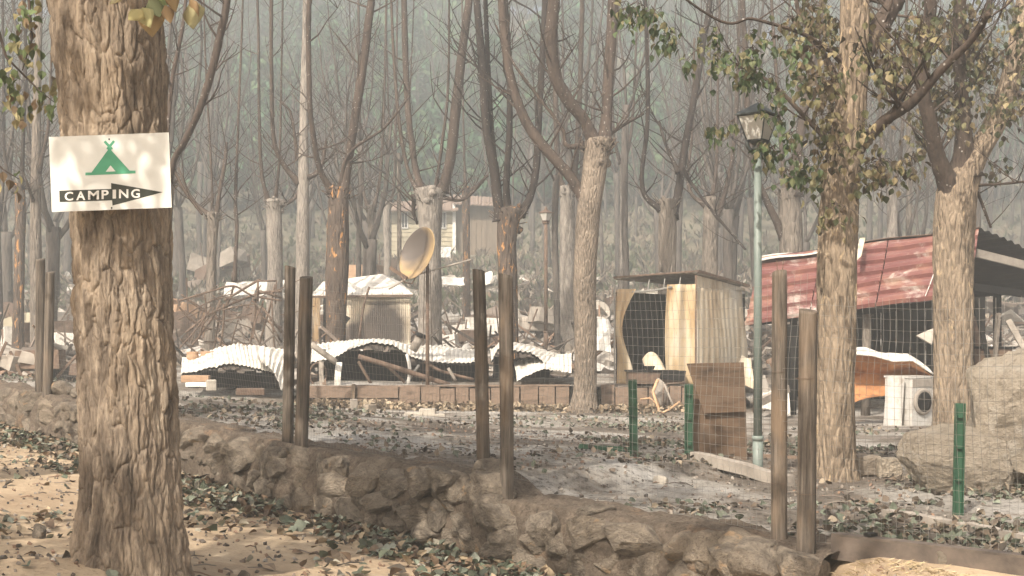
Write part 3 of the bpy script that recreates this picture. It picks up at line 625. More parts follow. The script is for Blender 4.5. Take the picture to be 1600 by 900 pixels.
# tent: two sloping halves, base bar and crossed pole tips, leaving the doorway open
plate('tent', [(568, 232), (600, 270), (745, 430), (797, 430), (797, 455), (357, 473), (357, 447), (410, 447), (545, 262)], .004, .0012, M['sign_green'])
plate('tent_door', [(577, 385), (622, 437), (535, 441)], .0052, .0008, M['sign_white'])
plate('tent_pole', [(516, 180), (534, 166), (600, 236), (580, 250)], .004, .0014, M['sign_green'])
plate('tent_pole', [(618, 177), (600, 163), (540, 236), (558, 250)], .004, .0009, M['sign_green'])
plate('arrow', [(127, 607), (583, 591), (583, 540), (1037, 620), (595, 738), (591, 692), (130, 707)], .004, .001, M['sign_black'])
fc = bpy.data.curves.new('t', 'FONT'); fc.resolution_u = 4
for ch, cx, cy, wd_ in (('C', 212, 656, 74), ('A', 316, 651, 80), ('M', 428, 646, 96), ('P', 530, 641, 62), ('I', 611, 637, 30), ('N', 693, 634, 82), ('G', 797, 632, 76)):
    fc.body = ch; fc.size = 1; fc.offset = .022; fc.extrude = .0; tmp = bpy.data.objects.new('t', fc); col.objects.link(tmp)
    dg = bpy.context.evaluated_depsgraph_get(); dg.update(); me0 = tmp.evaluated_get(dg).to_mesh(); vv = np.array([tuple(v.co) for v in me0.vertices]); ff = [tuple(p.vertices) for p in me0.polygons]; tmp.evaluated_get(dg).to_mesh_clear(); bpy.data.objects.remove(tmp)
    mn, mx = vv.min(0), vv.max(0); mb = MB(); 
    pts = [Sg_(cx+((x-mn[0])/(mx[0]-mn[0])-.5)*wd_, cy-((y-mn[1])/(mx[1]-mn[1])-.5)*78-((x-mn[0])/(mx[0]-mn[0])-.5)*wd_*.03, .0058) for x, y, z in vv]
    mb.add(pts, ff); me = mb.mesh('letter'); o = link('letter', me, M['white_paint'], sign); sm = o.modifiers.new('s', 'SOLIDIFY'); sm.thickness = .0006; sm.offset = 0
bpy.data.curves.remove(fc)
for cx, cy in ((566, 155), (588, 759)):
    mb = MB(); mb.lathe(Sg_(cx, cy, .003), [(.0045, 0), (.0045, .003), (.002, .0045)], 10, Matrix.Rotation(math.pi/2, 3, 'X')); mb.build('nail_head', M['charred'], sign)
# ------------------------------------------------------------------ trees traced in the middle distance
def twigs_on(mb, r, path, rads, n, L0, up=.3, f0=.15, thin=1.0):
    for _ in range(n):
        i = r.randrange(max(1, int(len(path)*f0)), len(path)); a = r.uniform(0, 6.28)
        d = Vector((math.cos(a), math.sin(a)*.8, r.uniform(.15, 1.0))); L = r.uniform(.4, 1)*L0
        tp = limb_path(r, path[i], d, L, 4, up, .3); r0 = max(.006, min(.022, rads[i]*.4))*thin; mb.tube(tp, [r0, r0*.8, r0*.6, r0*.42, r0*.25], 4, cap=False)
        for _ in range(2):
            j = r.randrange(1, 4); a = r.uniform(0, 6.28); d = Vector((math.cos(a), math.sin(a), r.uniform(.2, 1)))
            t2_ = limb_path(r, tp[j], d, L*.5, 3, up, .3); mb.tube(t2_, [r0*.5, r0*.4, r0*.3, r0*.2], 3, cap=False)
def smooth_path(pts, rads, n):
    pts = np.array([tuple(p) for p in pts]); k = len(pts); u = np.linspace(0, k-1, n); out = []
    P_ = np.concatenate([[2*pts[0]-pts[1]], pts, [2*pts[-1]-pts[-2]]])
    for x in u:
        i = min(int(x), k-2); t = x-i; p0, p1, p2, p3 = P_[i:i+4]
        out.append(Vector(.5*((2*p1)+(-p0+p2)*t+(2*p0-5*p1+4*p2-p3)*t*t+(-p0+3*p1-3*p2+p3)*t**3)))
    return out, list(np.interp(u, range(k), rads))
def traced_tree(label, D, trunk, limbs, tm, lm, seed, twigs=10, tl=1.6, knob=0, group=None, name='pollarded_tree', seg=18, sub=None):
    r = random.Random(seed); base = P(trunk[0][0], trunk[0][1], D); g = gz(base.x, D)
    root = thing(name, (base.x, D, g), label, 'tree', group)
    pts = [P(x, y, D) for x, y, w in trunk]; rads = [w/2/F*D for x, y, w in trunk]
    if pts[0].z > g: pts.insert(0, Vector((pts[0].x, D, g-.1))); rads.insert(0, rads[0]*1.12)
    e_ = (pts[-1]-pts[-2]).normalized(); R_ = rads[-1]; pts += [pts[-1]+e_*R_*.22, pts[-1]+e_*R_*.42]; rads += [R_*.8, R_*.3]
    path, rd = smooth_path(pts, rads, 40 if sub is None else sub)
    n = len(path); th = np.linspace(0, 2*math.pi, seg, endpoint=False); c = np.array([tuple(p) for p in path]); rd = np.array(rd)
    q = np.stack([np.broadcast_to(np.cos(th), (n, seg)), np.broadcast_to(np.sin(th), (n, seg)), np.broadcast_to((c[:, 2]*.9)[:, None], (n, seg))], -1).reshape(-1, 3)
    lum = 1+.10*fbm(q*1.2+seed, 3, seed)+.06*fbm(q*np.array([3.5, 3.5, 2])+seed, 3, seed+1)
    if name == 'broadleaf_tree':
        f1, f2 = worley(np.stack([q[:, 0]*5.5, q[:, 1]*5.5, q[:, 2]*4.0], 1), seed); lum = lum+.07*(1-np.exp(-(f2-f1)/.09))-.04+.05*fbm(q*np.array([10, 10, 6]), 2, 5)
    foot = 1+(.35 if name != 'broadleaf_tree' else .14)*np.exp(-np.maximum(c[:, 2]-g, 0)/.14)
    rr = (rd*foot)[:, None]*lum.reshape(n, seg)
    V = np.stack([c[:, 0][:, None]+np.cos(th)*rr, c[:, 1][:, None]+np.sin(th)*rr, np.broadcast_to(c[:, 2][:, None], (n, seg))], -1).reshape(-1, 3)
    mb = MB(); mb.add(V, [(i*seg+k, i*seg+(k+1) % seg, (i+1)*seg+(k+1) % seg, (i+1)*seg+k) for i in range(n-1) for k in range(seg)]+[tuple((n-1)*seg+k for k in range(seg))])
    for _ in range(knob):                                # swollen pollard head
        a = r.uniform(0, 6.28); R = R_; cc = pts[-3]+Vector((math.cos(a)*R*.75, math.sin(a)*R*.75, r.uniform(-1.5, .5)*R)); s_ = R*r.uniform(.2, .38)
        vv = IV2*(1+.3*fbm(IV2*2+r.random()*50, 2))[:, None]*s_; mb.add([cc+Vector(v) for v in vv], [tuple(f) for f in IF2])
    if knob:
        for _ in range(34):
            a = r.uniform(0, 6.28); p0 = pts[-3]+Vector((math.cos(a)*R_*.8, math.sin(a)*R_*.8, -r.uniform(0, 1)*R_)); d = Vector((math.cos(a), math.sin(a), r.uniform(.2, 1.2)))
            mb.tube([p0, p0+d*r.uniform(.06, .26)], [.016, .006], 4)
    mb.build('trunk', M[tm], root, True)
    for L in limbs:
        dy = r.uniform(-1.1, 1.1); k = len(L)
        pts = [P(x, y, D+dy*i/max(1, k-1)) for i, (x, y, w) in enumerate(L)]; rads = [max(.005, w/2/F*D) for x, y, w in L]
        if L[-1][1] <= 15:                               # carry the limb on above the frame
            e = (pts[-1]-pts[-2]).normalized(); pts.append(pts[-1]+(e+Vector((0, 0, .6))).normalized()*2.2); rads.append(rads[-1]*.55)
        path, rl_ = smooth_path(pts, rads, 8*len(pts)); mb = MB(); rl_ = [w_*(1+.9*math.exp(-i_/2.2)) for i_, w_ in enumerate(rl_)]; mb.tube(path, rl_, 9 if rads[0] > .03 else 5, wob=.06, rnd=r)
        big_ = max(rads) > .035
        twigs_on(mb, r, path, rl_, twigs if big_ else max(2, twigs//3), tl)
        for _ in range(7 if big_ else 2):                # pale knots of burst bark
            i = r.randrange(len(path)); a = r.uniform(0, 6.28); mb.tube([path[i], path[i]+Vector((math.cos(a), math.sin(a), .3))*(rl_[i]+.015)], [.012, .008], 4)
        mb.build('limb', M[lm], root, True)
    return root
T = traced_tree
GM = 'pollarded trees standing in the burnt camp'
M1 = T('tall pale barked tree beside the yellow shed, forking high into three dark limbs', 23.0, [(912, 644, 40), (914, 600, 35), (915, 520, 34), (914, 430, 36), (920, 330, 37), (928, 270, 38), (935, 222, 44)],
  [[(915, 315, 14), (890, 275, 17), (852, 232, 17), (822, 190, 16), (800, 130, 14), (788, 60, 13), (783, -10, 12)], [(930, 228, 20), (914, 190, 18), (890, 160, 20), (868, 120, 20), (861, 60, 20), (866, -10, 19)],
   [(944, 224, 18), (948, 170, 17), (952, 100, 18), (959, -10, 18)], [(945, 215, 7), (975, 195, 5), (1005, 178, 4)], [(912, 228, 9), (885, 227, 7), (878, 200, 5), (840, 150, 5), (800, 95, 4), (775, 40, 3)]], 'bark_scaly', 'limb_brown', 1, 9, 1.5, 5, GM)
T('charred trunk with orange flaking bark and a ragged grey head of three long shoots', 27, [(795, 570, 33), (794, 500, 30), (793, 420, 30), (792, 370, 32), (797, 330, 40)],
  [[(783, 345, 16), (777, 310, 16), (772, 265, 16), (760, 200, 14), (755, 120, 14), (749, 50, 12), (744, -10, 11)], [(792, 330, 12), (791, 280, 10), (796, 200, 10), (795, 100, 9), (789, -10, 9)],
   [(812, 335, 12), (828, 308, 12), (838, 260, 12), (842, 180, 11), (848, 80, 10), (852, -10, 10)], [(780, 335, 9), (776, 280, 8), (768, 200, 8), (763, 110, 8), (758, -10, 7)]], 'bark_flaky', 'limb_dark', 2, 12, 1.8, 9, GM)
T('dark straight trunk with orange wood at its top, standing before the white roofed hut', 27, [(524, 575, 36), (525, 500, 33), (527, 420, 35), (528, 350, 34), (529, 298, 32)],
  [[(536, 305, 12), (544, 255, 13), (555, 180, 14), (566, 110, 14), (575, 40, 13), (581, -10, 12)], [(519, 300, 10), (500, 266, 9), (490, 215, 8), (484, 160, 8), (482, 60, 8), (483, -10, 8)], [(530, 300, 6), (545, 240, 5), (600, 200, 4), (640, 150, 3)]], 'bark_flaky', 'limb_brown', 3, 9, 1.6, 7, GM)
T('slender mottled tree beside the dark straight trunk, one limb swinging out and up', 31, [(472, 540, 26), (472, 450, 22), (473, 360, 20), (474, 280, 17), (475, 180, 14), (477, 80, 12), (479, -20, 10)],
  [[(467, 287, 8), (440, 252, 8), (427, 210, 7), (424, 100, 6), (424, -10, 6)], [(476, 280, 8), (500, 265, 6), (510, 220, 4)], [(465, 250, 5), (455, 180, 4), (440, 160, 3)]], 'bark_pale', 'limb_brown', 4, 9, 1.6, 0, GM)
T('pale ashen stump tree with short head behind the tangled metal frame', 34, [(428, 520, 27), (430, 420, 24), (428, 330, 24), (430, 315, 28)],
  [[(420, 318, 7), (409, 270, 6), (405, 180, 5), (404, 60, 4), (402, -10, 4)], [(440, 322, 6), (462, 308, 5), (470, 280, 4)], [(430, 315, 5), (437, 240, 4), (440, 100, 3), (442, -10, 3)]], 'bark_pale', 'limb_brown', 5, 9, 1.8, 5, GM)
T('thick pale grey trunk behind the satellite dish, broad head with five shoots', 31, [(672, 590, 40), (672, 500, 36), (672, 420, 34), (672, 350, 35), (671, 300, 46)],
  [[(657, 297, 10), (646, 245, 10), (636, 150, 10), (631, -10, 10)], [(690, 300, 13), (703, 252, 16), (712, 170, 16), (722, 80, 14), (734, -10, 12)], [(688, 308, 6), (725, 311, 5), (762, 274, 4)],
   [(652, 296, 7), (638, 268, 6), (625, 200, 6), (616, 100, 5), (611, -10, 4)], [(648, 305, 7), (646, 330, 6), (652, 350, 4)], [(680, 300, 5), (690, 230, 5), (700, 140, 4), (702, -10, 3)]], 'bark_pale', 'limb_brown', 6, 10, 1.8, 7, GM)
T('grey barked stump with one limb bowed left like a hook, behind the yellow shed', 27, [(1040, 520, 30), (1042, 430, 27), (1043, 370, 28), (1043, 316, 28)],
  [[(1033, 327, 9), (1008, 306, 8), (1003, 270, 7), (1011, 200, 7), (1012, 120, 7), (1008, -10, 6)], [(1050, 340, 13), (1060, 300, 13), (1070, 230, 12), (1085, 150, 11), (1100, 60, 10), (1111, -10, 9)],
   [(1060, 270, 6), (1040, 225, 5), (1030, 190, 4)], [(1066, 265, 6), (1090, 300, 5), (1130, 350, 4), (1165, 390, 3)]], 'bark_grey', 'limb_dark', 7, 9, 1.6, 5, GM)
T('smaller grey tree with bowed shoots between the hooked stump and the lamp post', 32, [(1108, 520, 28), (1109, 430, 26), (1110, 360, 24), (1112, 312, 24)],
  [[(1104, 322, 7), (1080, 302, 6), (1075, 270, 5), (1082, 200, 4), (1085, 60, 4)], [(1114, 352, 7), (1130, 312, 7), (1145, 240, 7), (1152, 150, 6), (1156, -10, 5)], [(1112, 315, 6), (1120, 250, 5), (1122, 120, 4), (1125, -10, 4)]], 'bark_grey', 'limb_brown', 8, 9, 1.7, 5, GM)
T('mossy grey trunk behind the red roof with one shoot leaning towards the lamp', 29, [(1238, 520, 38), (1236, 430, 36), (1235, 350, 36), (1232, 300, 34)],
  [[(1226, 372, 11), (1197, 312, 11), (1180, 270, 10), (1170, 200, 9), (1165, 100, 8), (1160, -10, 8)], [(1238, 306, 20), (1246, 240, 16), (1260, 150, 14), (1275, 60, 12), (1287, -10, 11)], [(1228, 300, 8), (1220, 220, 7), (1212, 100, 6), (1205, -10, 5)]], 'bark_grey', 'limb_brown', 9, 9, 1.7, 5, GM)
T('tree half hidden behind the sign trunk, reddish limb curving out beyond the sign', 20, [(247, 600, 40), (250, 480, 36), (250, 380, 34), (255, 290, 32)],
  [[(262, 300, 9), (272, 250, 9), (288, 222, 10), (312, 170, 11), (331, 110, 12), (345, 50, 12), (356, -10, 11)], [(258, 290, 8), (262, 200, 7), (270, 120, 7), (284, 50, 6), (291, -10, 5)], [(270, 262, 4), (290, 300, 5), (316, 335, 4)]], 'bark_grey', 'limb_brown', 10, 7, 1.3, 3, GM)
T('thin forked stump with broken pale tip between the sign tree and metal frame', 30, [(328, 520, 17), (330, 430, 15), (332, 370, 17), (333, 335, 20)],
  [[(326, 336, 6), (300, 310, 5), (278, 262, 4)], [(338, 335, 6), (345, 290, 6), (352, 250, 6), (354, 222, 4)], [(332, 335, 4), (330, 260, 4), (322, 120, 3), (318, -10, 3)], [(366, 440, 5), (370, 360, 6), (368, 310, 6), (372, 200, 4), (380, -10, 3)]], 'bark_grey', 'limb_brown', 11, 7, 1.5, 2, GM)
T('dark burnt trunk near the fence end, its upper bark peeled, leafless', 33, [(28, 560, 20), (29, 470, 16), (31, 390, 16), (32, 330, 17), (30, 290, 16)],
  [[(25, 300, 6), (8, 250, 5), (6, 150, 5), (4, -10, 4)], [(34, 295, 7), (36, 220, 6), (40, 100, 5), (38, -10, 5)]], 'bark_flaky', 'limb_dark', 12, 8, 1.6, 3, GM)
T('tall grey trunk rising unbroken behind the two dark end posts', 30, [(60, 580, 25), (58, 470, 21), (56, 380, 18), (56, 280, 15), (58, 150, 12), (61, 40, 10), (62, -20, 9)],
  [[(60, 270, 6), (75, 200, 5), (80, 100, 4), (84, -10, 4)], [(54, 320, 5), (40, 280, 4)]], 'bark_grey', 'limb_brown', 13, 8, 1.6, 0, GM)
T('short snapped grey trunk standing before the cream cabin corner', 48, [(605, 470, 13), (605, 400, 11), (604, 340, 11), (606, 318, 15)], [[(600, 325, 4), (596, 300, 3)], [(608, 320, 4), (616, 290, 5), (618, 200, 4), (621, -10, 3)]], 'bark_pale', 'limb_brown', 14, 4, 1.6, 3, GM)
T('scarred snapped trunk standing before the brown boarded cabin wing', 46, [(729, 470, 12), (729, 400, 11), (728, 330, 12), (728, 296, 13)], [[(732, 300, 4), (745, 290, 4), (755, 285, 3)], [(727, 297, 4), (724, 180, 3), (722, -10, 3)]], 'bark_flaky', 'limb_brown', 15, 4, 1.8, 3, GM)
for i, (x, y0, w, D_, y1, lab) in enumerate(((580, 440, 13, 40, 325, 'scorched thin trunk between the dark straight trunk and cream cabin'), (973, 440, 12, 45, 250, 'slim pale trunk seen just above the yellow shed roof ridge'),
       (886, 530, 24, 36, 300, 'faded grey trunk directly behind the pale forked tree'), (1393, 400, 16, 36, 290, 'faded grey trunk above the red roof between the two leafy trees'), (1420, 400, 9, 38, 100, 'thin dark pole tree above the red roof with a pinkish streak'), (623, 540, 7, 42, 250, 'straight grey sapling just left of the satellite dish'))):
    T(lab, D_, [(x, y0, w*1.15), (x+1, (y0+y1)/2, w), (x, y1, w*.95)], [[(x-3, y1+6, w*.4), (x-14, y1-40, w*.4), (x-18, y1-150, w*.35), (x-20, -10, w*.3)], [(x+3, y1+6, w*.4), (x+14, y1-50, w*.4), (x+20, y1-160, w*.32), (x+24, -10, w*.3)]], 'bark_pale' if i in (2, 3, 1) else 'bark_grey', 'limb_brown', 20+i, 7, 1.8, 3, GM)
# the two leafy trees inside the fence
R1 = T('leafy tan barked tree between the thick end post and washing machine', 10.7, [(1304, 752, 70), (1304, 700, 62), (1305, 600, 59), (1308, 480, 60), (1310, 340, 60), (1319, 250, 50), (1330, 150, 46), (1335, 60, 43), (1335, -30, 42)],
  [[(1335, 235, 17), (1385, 187, 18), (1425, 160, 16), (1470, 110, 13), (1520, 60, 10), (1545, 20, 8)], [(1335, 105, 30), (1368, 52, 32), (1393, 10, 30), (1408, -30, 28)], [(1315, 240, 12), (1265, 190, 8), (1205, 130, 6), (1140, 95, 4)],
   [(1325, 160, 12), (1290, 90, 10), (1255, 30, 8), (1240, -20, 7)], [(1330, 110, 9), (1270, 60, 7), (1180, 30, 5), (1090, 12, 4)]], 'bark_tan', 'limb_brown', 31, 12, .9, 0, None, 'broadleaf_tree', 72, 260)
R2 = T('stout leafy tree behind the small boulder, forked above the red roof', 15.5, [(1489, 672, 60), (1489, 620, 58), (1489, 560, 58), (1490, 440, 58), (1493, 330, 60), (1502, 278, 58), (1524, 240, 44), (1553, 195, 36), (1576, 135, 33), (1590, 80, 33), (1603, 10, 32), (1608, -30, 30)],
  [[(1492, 305, 34), (1467, 252, 26), (1455, 200, 22), (1441, 130, 20), (1449, 60, 20), (1456, -20, 18)],
   [(1506, 275, 34), (1506, 190, 23), (1500, 110, 20), (1500, 50, 20), (1500, -20, 19)], [(1500, 100, 10), (1530, 52, 11), (1547, 0, 10), (1552, -20, 9)], [(1520, 290, 5), (1560, 288, 4), (1600, 284, 4)], [(1520, 285, 5), (1535, 320, 5), (1548, 356, 4)]], 'bark_tan', 'limb_brown', 32, 12, 1.1, 0, None, 'broadleaf_tree', 72, 260)
def leaf_cloud(root, spots, D, n, size, colors, seed, sd=(14, 16), dd=.5):
    r = random.Random(seed); npr = np.random.default_rng(seed); C = []; mb = MB()
    for (x, y, k) in spots:
        c = P(x, y-14, D+r.gauss(0, dd)); 
        for _ in range(max(1, int(k*n))):
            e = P(x+r.gauss(0, sd[0]), y+r.gauss(0, sd[1]), c.y+r.gauss(0, .12)); C.append(e)
            if r.random() < .3: mb.tube([c, (c+e)/2+Vector((r.gauss(0, .02), 0, .03)), e], [.004, .003, .0015], 3, cap=False)
    tag(mb.build('twig', M['limb_brown'], root), kind='stuff')
    o = link('foliage', leaf_mesh('foliage', np.array([tuple(c) for c in C]), size, npr, colors, hang=True), M['tree_leaf'], root); o['kind'] = 'stuff'
r = random.Random(77)
sp = [(x+r.gauss(0, 10), y+r.gauss(0, 10), r.uniform(.5, 1.2)) for x, y in ((1265, 20), (1270, 60), (1250, 45), (1290, 40), (1240, 20), (1285, 75), (1300, 110), (1310, 60), (1290, 140), (1310, 140), (1290, 165), (1275, 150), (1300, 190), (1280, 205), (1310, 215), (1325, 205), (1330, 230), (1300, 250), (1320, 280), (1335, 265), (1310, 300), (1290, 230),
   (1345, 60), (1360, 90), (1380, 60), (1370, 120), (1395, 110), (1385, 145), (1345, 25), (1410, 60), (1420, 90), (1430, 125), (1400, 255), (1385, 265), (1375, 290), (1410, 240), (1355, 290), (1400, 130), (1440, 60), (1425, 30), (1280, 100), (1260, 90), (1320, 330))]
OL = [(.125, .115, .055), (.17, .145, .075), (.09, .09, .042), (.235, .19, .105), (.06, .068, .032), (.115, .085, .052), (.07, .055, .036)]
leaf_cloud(R1, sp, 10.6, 40, .064, OL, 41)
GR = [(.055, .085, .035), (.075, .105, .045), (.11, .125, .06), (.04, .058, .026), (.16, .145, .075)]
sp = [(x+r.gauss(0, 6), y+r.gauss(0, 6), r.uniform(.4, 1)) for x, y in ((965, 8), (985, 15), (1000, 25), (1020, 45), (1035, 65), (1050, 70), (1092, 90), (1112, 75), (1120, 100), (1135, 90), (1150, 110), (1125, 60), (1160, 95), (1175, 140), (1180, 160), (1190, 120), (1195, 60), (1185, 85), (1170, 60), (1130, 200), (1140, 205), (1185, 240), (1200, 255), (1175, 130),
     (1250, 80), (1225, 85), (1240, 110), (1215, 200), (1235, 215), (1225, 150), (1255, 280), (1270, 290), (1280, 280), (1245, 250), (1268, 268), (1255, 130), (1210, 130), (1230, 265))]
leaf_cloud(R1, sp, 10.3, 26, .062, GR, 42, (9, 10), .25)
sp = [(x+r.gauss(0, 10), y+r.gauss(0, 10), r.uniform(.5, 1.2)) for x, y in ((1440, 90), (1455, 110), (1465, 140), (1480, 90), (1475, 60), (1490, 120), (1495, 150), (1510, 90), (1485, 160), (1470, 170), (1520, 120), (1530, 100), (1455, 190), (1440, 30), (1480, 20), (1510, 30), (1490, 200), (1505, 180), (1550, 150), (1565, 95), (1580, 60), (1590, 140), (1575, 170), (1560, 180), (1545, 60), (1535, 30), (1585, 25), (1600, 100), (1557, 278), (1600, 160), (1520, 60), (1450, 150), (1560, 120), (1448, 205), (1530, 150), (1460, 45))]
leaf_cloud(R2, sp, 15.2, 42, .075, OL, 43, (13, 15), .5)

# ------------------------------------------------------------------ burnt wood behind: look-alike bare trees
def bare_tree(seed, H, r0, hd, nl, tw, side=1):
    r = random.Random(seed); mb = MB(); tp = limb_path(r, (0, 0, -.2), (0, 0, 1), hd+.2, 6, .6, .06)
    mb.tube(tp, [r0*1.25, r0*1.02, r0, r0*.96, r0*.95, r0*1.0, r0*1.12], 10, wob=.07, rnd=r)
    br = MB()
    for k in range(nl):
        a = 2*math.pi*k/nl+r.uniform(-.5, .5); o = r.uniform(.25, .9); d = Vector((math.cos(a)*o, math.sin(a)*o, .7)); L = (H-hd)*r.uniform(.7, 1.05)
        pts = [tp[-1]-Vector((0, 0, r.uniform(0, .5)))]; dd = d.normalized()
        for i in range(11):
            dd = (dd+Vector((r.gauss(0, .07), r.gauss(0, .07), .30 if i < 5 else .06))).normalized(); pts.append(pts[-1]+dd*L/11)
        rr = [r0*r.uniform(.35, .5)*(1-.078*i) for i in range(12)]; br.tube(pts, rr, 6)
        twigs_on(br, r, pts, rr, tw, 2.2, .35, .2, 1.2)
    return mb.mesh('trunk', True), br.mesh('branches', True)
protos = [bare_tree(100+i, H, r0, hd, nl, tw) for i, (H, r0, hd, nl, tw) in enumerate(((12, .18, 3.6, 4, 16), (13, .15, 4.2, 5, 15), (11, .19, 3.2, 3, 20), (14, .13, 5.0, 4, 18), (12.5, .16, 3.9, 6, 14), (10, .11, 2.5, 3, 24), (13.5, .10, 6.5, 3, 22), (12, .085, 5.5, 2, 28)))]
for a, b in protos: a.materials.append(M['wood_far']); b.materials.append(M['wood_far'])
r = random.Random(5); placed = []
PD = ('four limbed', 'five limbed', 'stout three limbed', 'tall high headed', 'many limbed', 'short twiggy', 'thin tall three stemmed', 'thin twin stemmed')
def bg_tree(x, y, label, group, tries_r=1.2):
    if any((x-a)**2+(y-b)**2 < tries_r**2 for a, b in placed): return False
    placed.append((x, y)); pi_ = r.randrange(8); tm, bm_ = protos[pi_]; label = PD[pi_]+' '+label; s = r.uniform(.85, 1.2)
    o = thing('bare_tree', (x, y, gz(x, y)-.05), label, 'tree', group); o.rotation_euler = (r.gauss(0, .025), r.gauss(0, .025), r.uniform(0, 6.28)); o.scale = (s, s, s*r.uniform(.9, 1.15))
    for nm, me in (('trunk', tm), ('branches', bm_)):
        c = bpy.data.objects.new(nm, me); col.objects.link(c); c.parent = o
    return True
n = 0
while n < 58:
    y = r.uniform(34, 62); x = r.uniform(-.46, .46)*y; px = 800+x/y*F
    if 600 < px < 785 and y < 78: continue
    n += bg_tree(x, y, 'leafless scorched tree standing on the rubble slope of the camp', 'bare trees on the camp slope', 2.2)
n = 0
while n < 190:
    y = r.uniform(62, 128); x = r.uniform(-.46, .46)*y; px = 800+x/y*F
    if 590 < px < 800 and y < 84: continue
    n += bg_tree(x, y, 'bare tree fading into the smoke on the wooded hillside', 'bare trees on the smoky hillside', 2.0)
# green survivors high on the hill
def leafy_proto(seed, H, R, conifer):
    r = np.random.default_rng(seed); rr = random.Random(seed); mb = MB(); mb.tube([(0, 0, -.3), (0, 0, H*.4), (.1, 0, H*.85)], [.25, .18, .05], 8)
    n = 1500; z = r.uniform(.22, 1, n); 
    prof = (1-z)**.8*1.1+.05 if conifer else np.sqrt(np.maximum(0, 1-((z-.6)/.42)**2))
    cl = r.normal(size=(38, 3)); cl /= np.linalg.norm(cl, axis=1, keepdims=True)
    a = r.uniform(0, 6.28, n); rad = R*prof*np.sqrt(r.uniform(.1, 1, n)); lobes = 1+.35*np.sin(a*5+z*17)+.2*np.sin(a*3-z*31)
    C = np.stack([np.cos(a)*rad*lobes, np.sin(a)*rad*lobes, z*H], 1)
    colr = [(.035, .10, .045), (.05, .13, .055), (.025, .07, .035), (.08, .135, .06)]
    return mb.mesh('trunk', True), leaf_mesh('crown', C, .62, r, colr, hang=not conifer, tilt=.7)
gp = [leafy_proto(200+i, H, R, c) for i, (H, R, c) in enumerate(((9, 2.2, True), (8, 2.6, False), (10, 2.4, True), (7, 2.4, False)))]
for a, b in gp: a.materials.append(M['wood_far']); b.materials.append(M['tree_leaf'])
n = 0
while n < 210:
    y = r.choice((r.uniform(86, 112), r.uniform(100, 165))); px = r.choice((r.gauss(620, 130), r.gauss(640, 220), r.uniform(-60, 1660))); x = (px-800)/F*y
    if any((x-a)**2+(y-b)**2 < 2.2**2 for a, b in placed) or not -80 < px < 1680: continue
    placed.append((x, y)); o = thing('green_tree', (x, y, gz(x, y)-.1), 'unburnt green tree blurred by smoke high on the hill', 'tree', 'green trees high on the hill'); s = r.uniform(.7, 1.25)
    o.scale = (s, s, s*r.uniform(.9, 1.2)); o.rotation_euler = (0, 0, r.uniform(0, 6.28)); t_, c_ = r.choice(gp)
    for nm, me in (('trunk', t_), ('crown', c_)):
        c = bpy.data.objects.new(nm, me); col.objects.link(c); c.parent = o
    n += 1
# ------------------------------------------------------------------ helpers for sheet metal
def corr(u, n, a): return a*math.sin(u*n*2*math.pi)
def sheet4(c, nu, nv, fn=None, thick=.004):           # bilinear patch a(u0v0) b(u1v0) c(u1v1) d(u0v1), fn(u,v)->offset
    a, b, c_, d = (Vector(x) for x in c); nrm = (b-a).cross(d-a).normalized(); G = []
    for i in range(nu+1):
        row = []
        for j in range(nv+1):
            u, v = i/nu, j/nv; p = a*(1-u)*(1-v)+b*u*(1-v)+c_*u*v+d*(1-u)*v
            if fn is not None:
                o = fn(u, v); p = p+(o if isinstance(o, Vector) else nrm*o)
            row.append(p)
        G.append(row)
    mb = MB(); mb.grid(G, thick); return mb
def plank(name, a, b, w, h, mat, parent=None, up=(0, 0, 1)):
    mb = MB(); mb.beam(a, b, w, h, up=up); return mb.build(name, mat, parent)
def n1(x, k=0): return float(fbm(np.array([[x, k*3.7, .5]]), 3, k)[0])

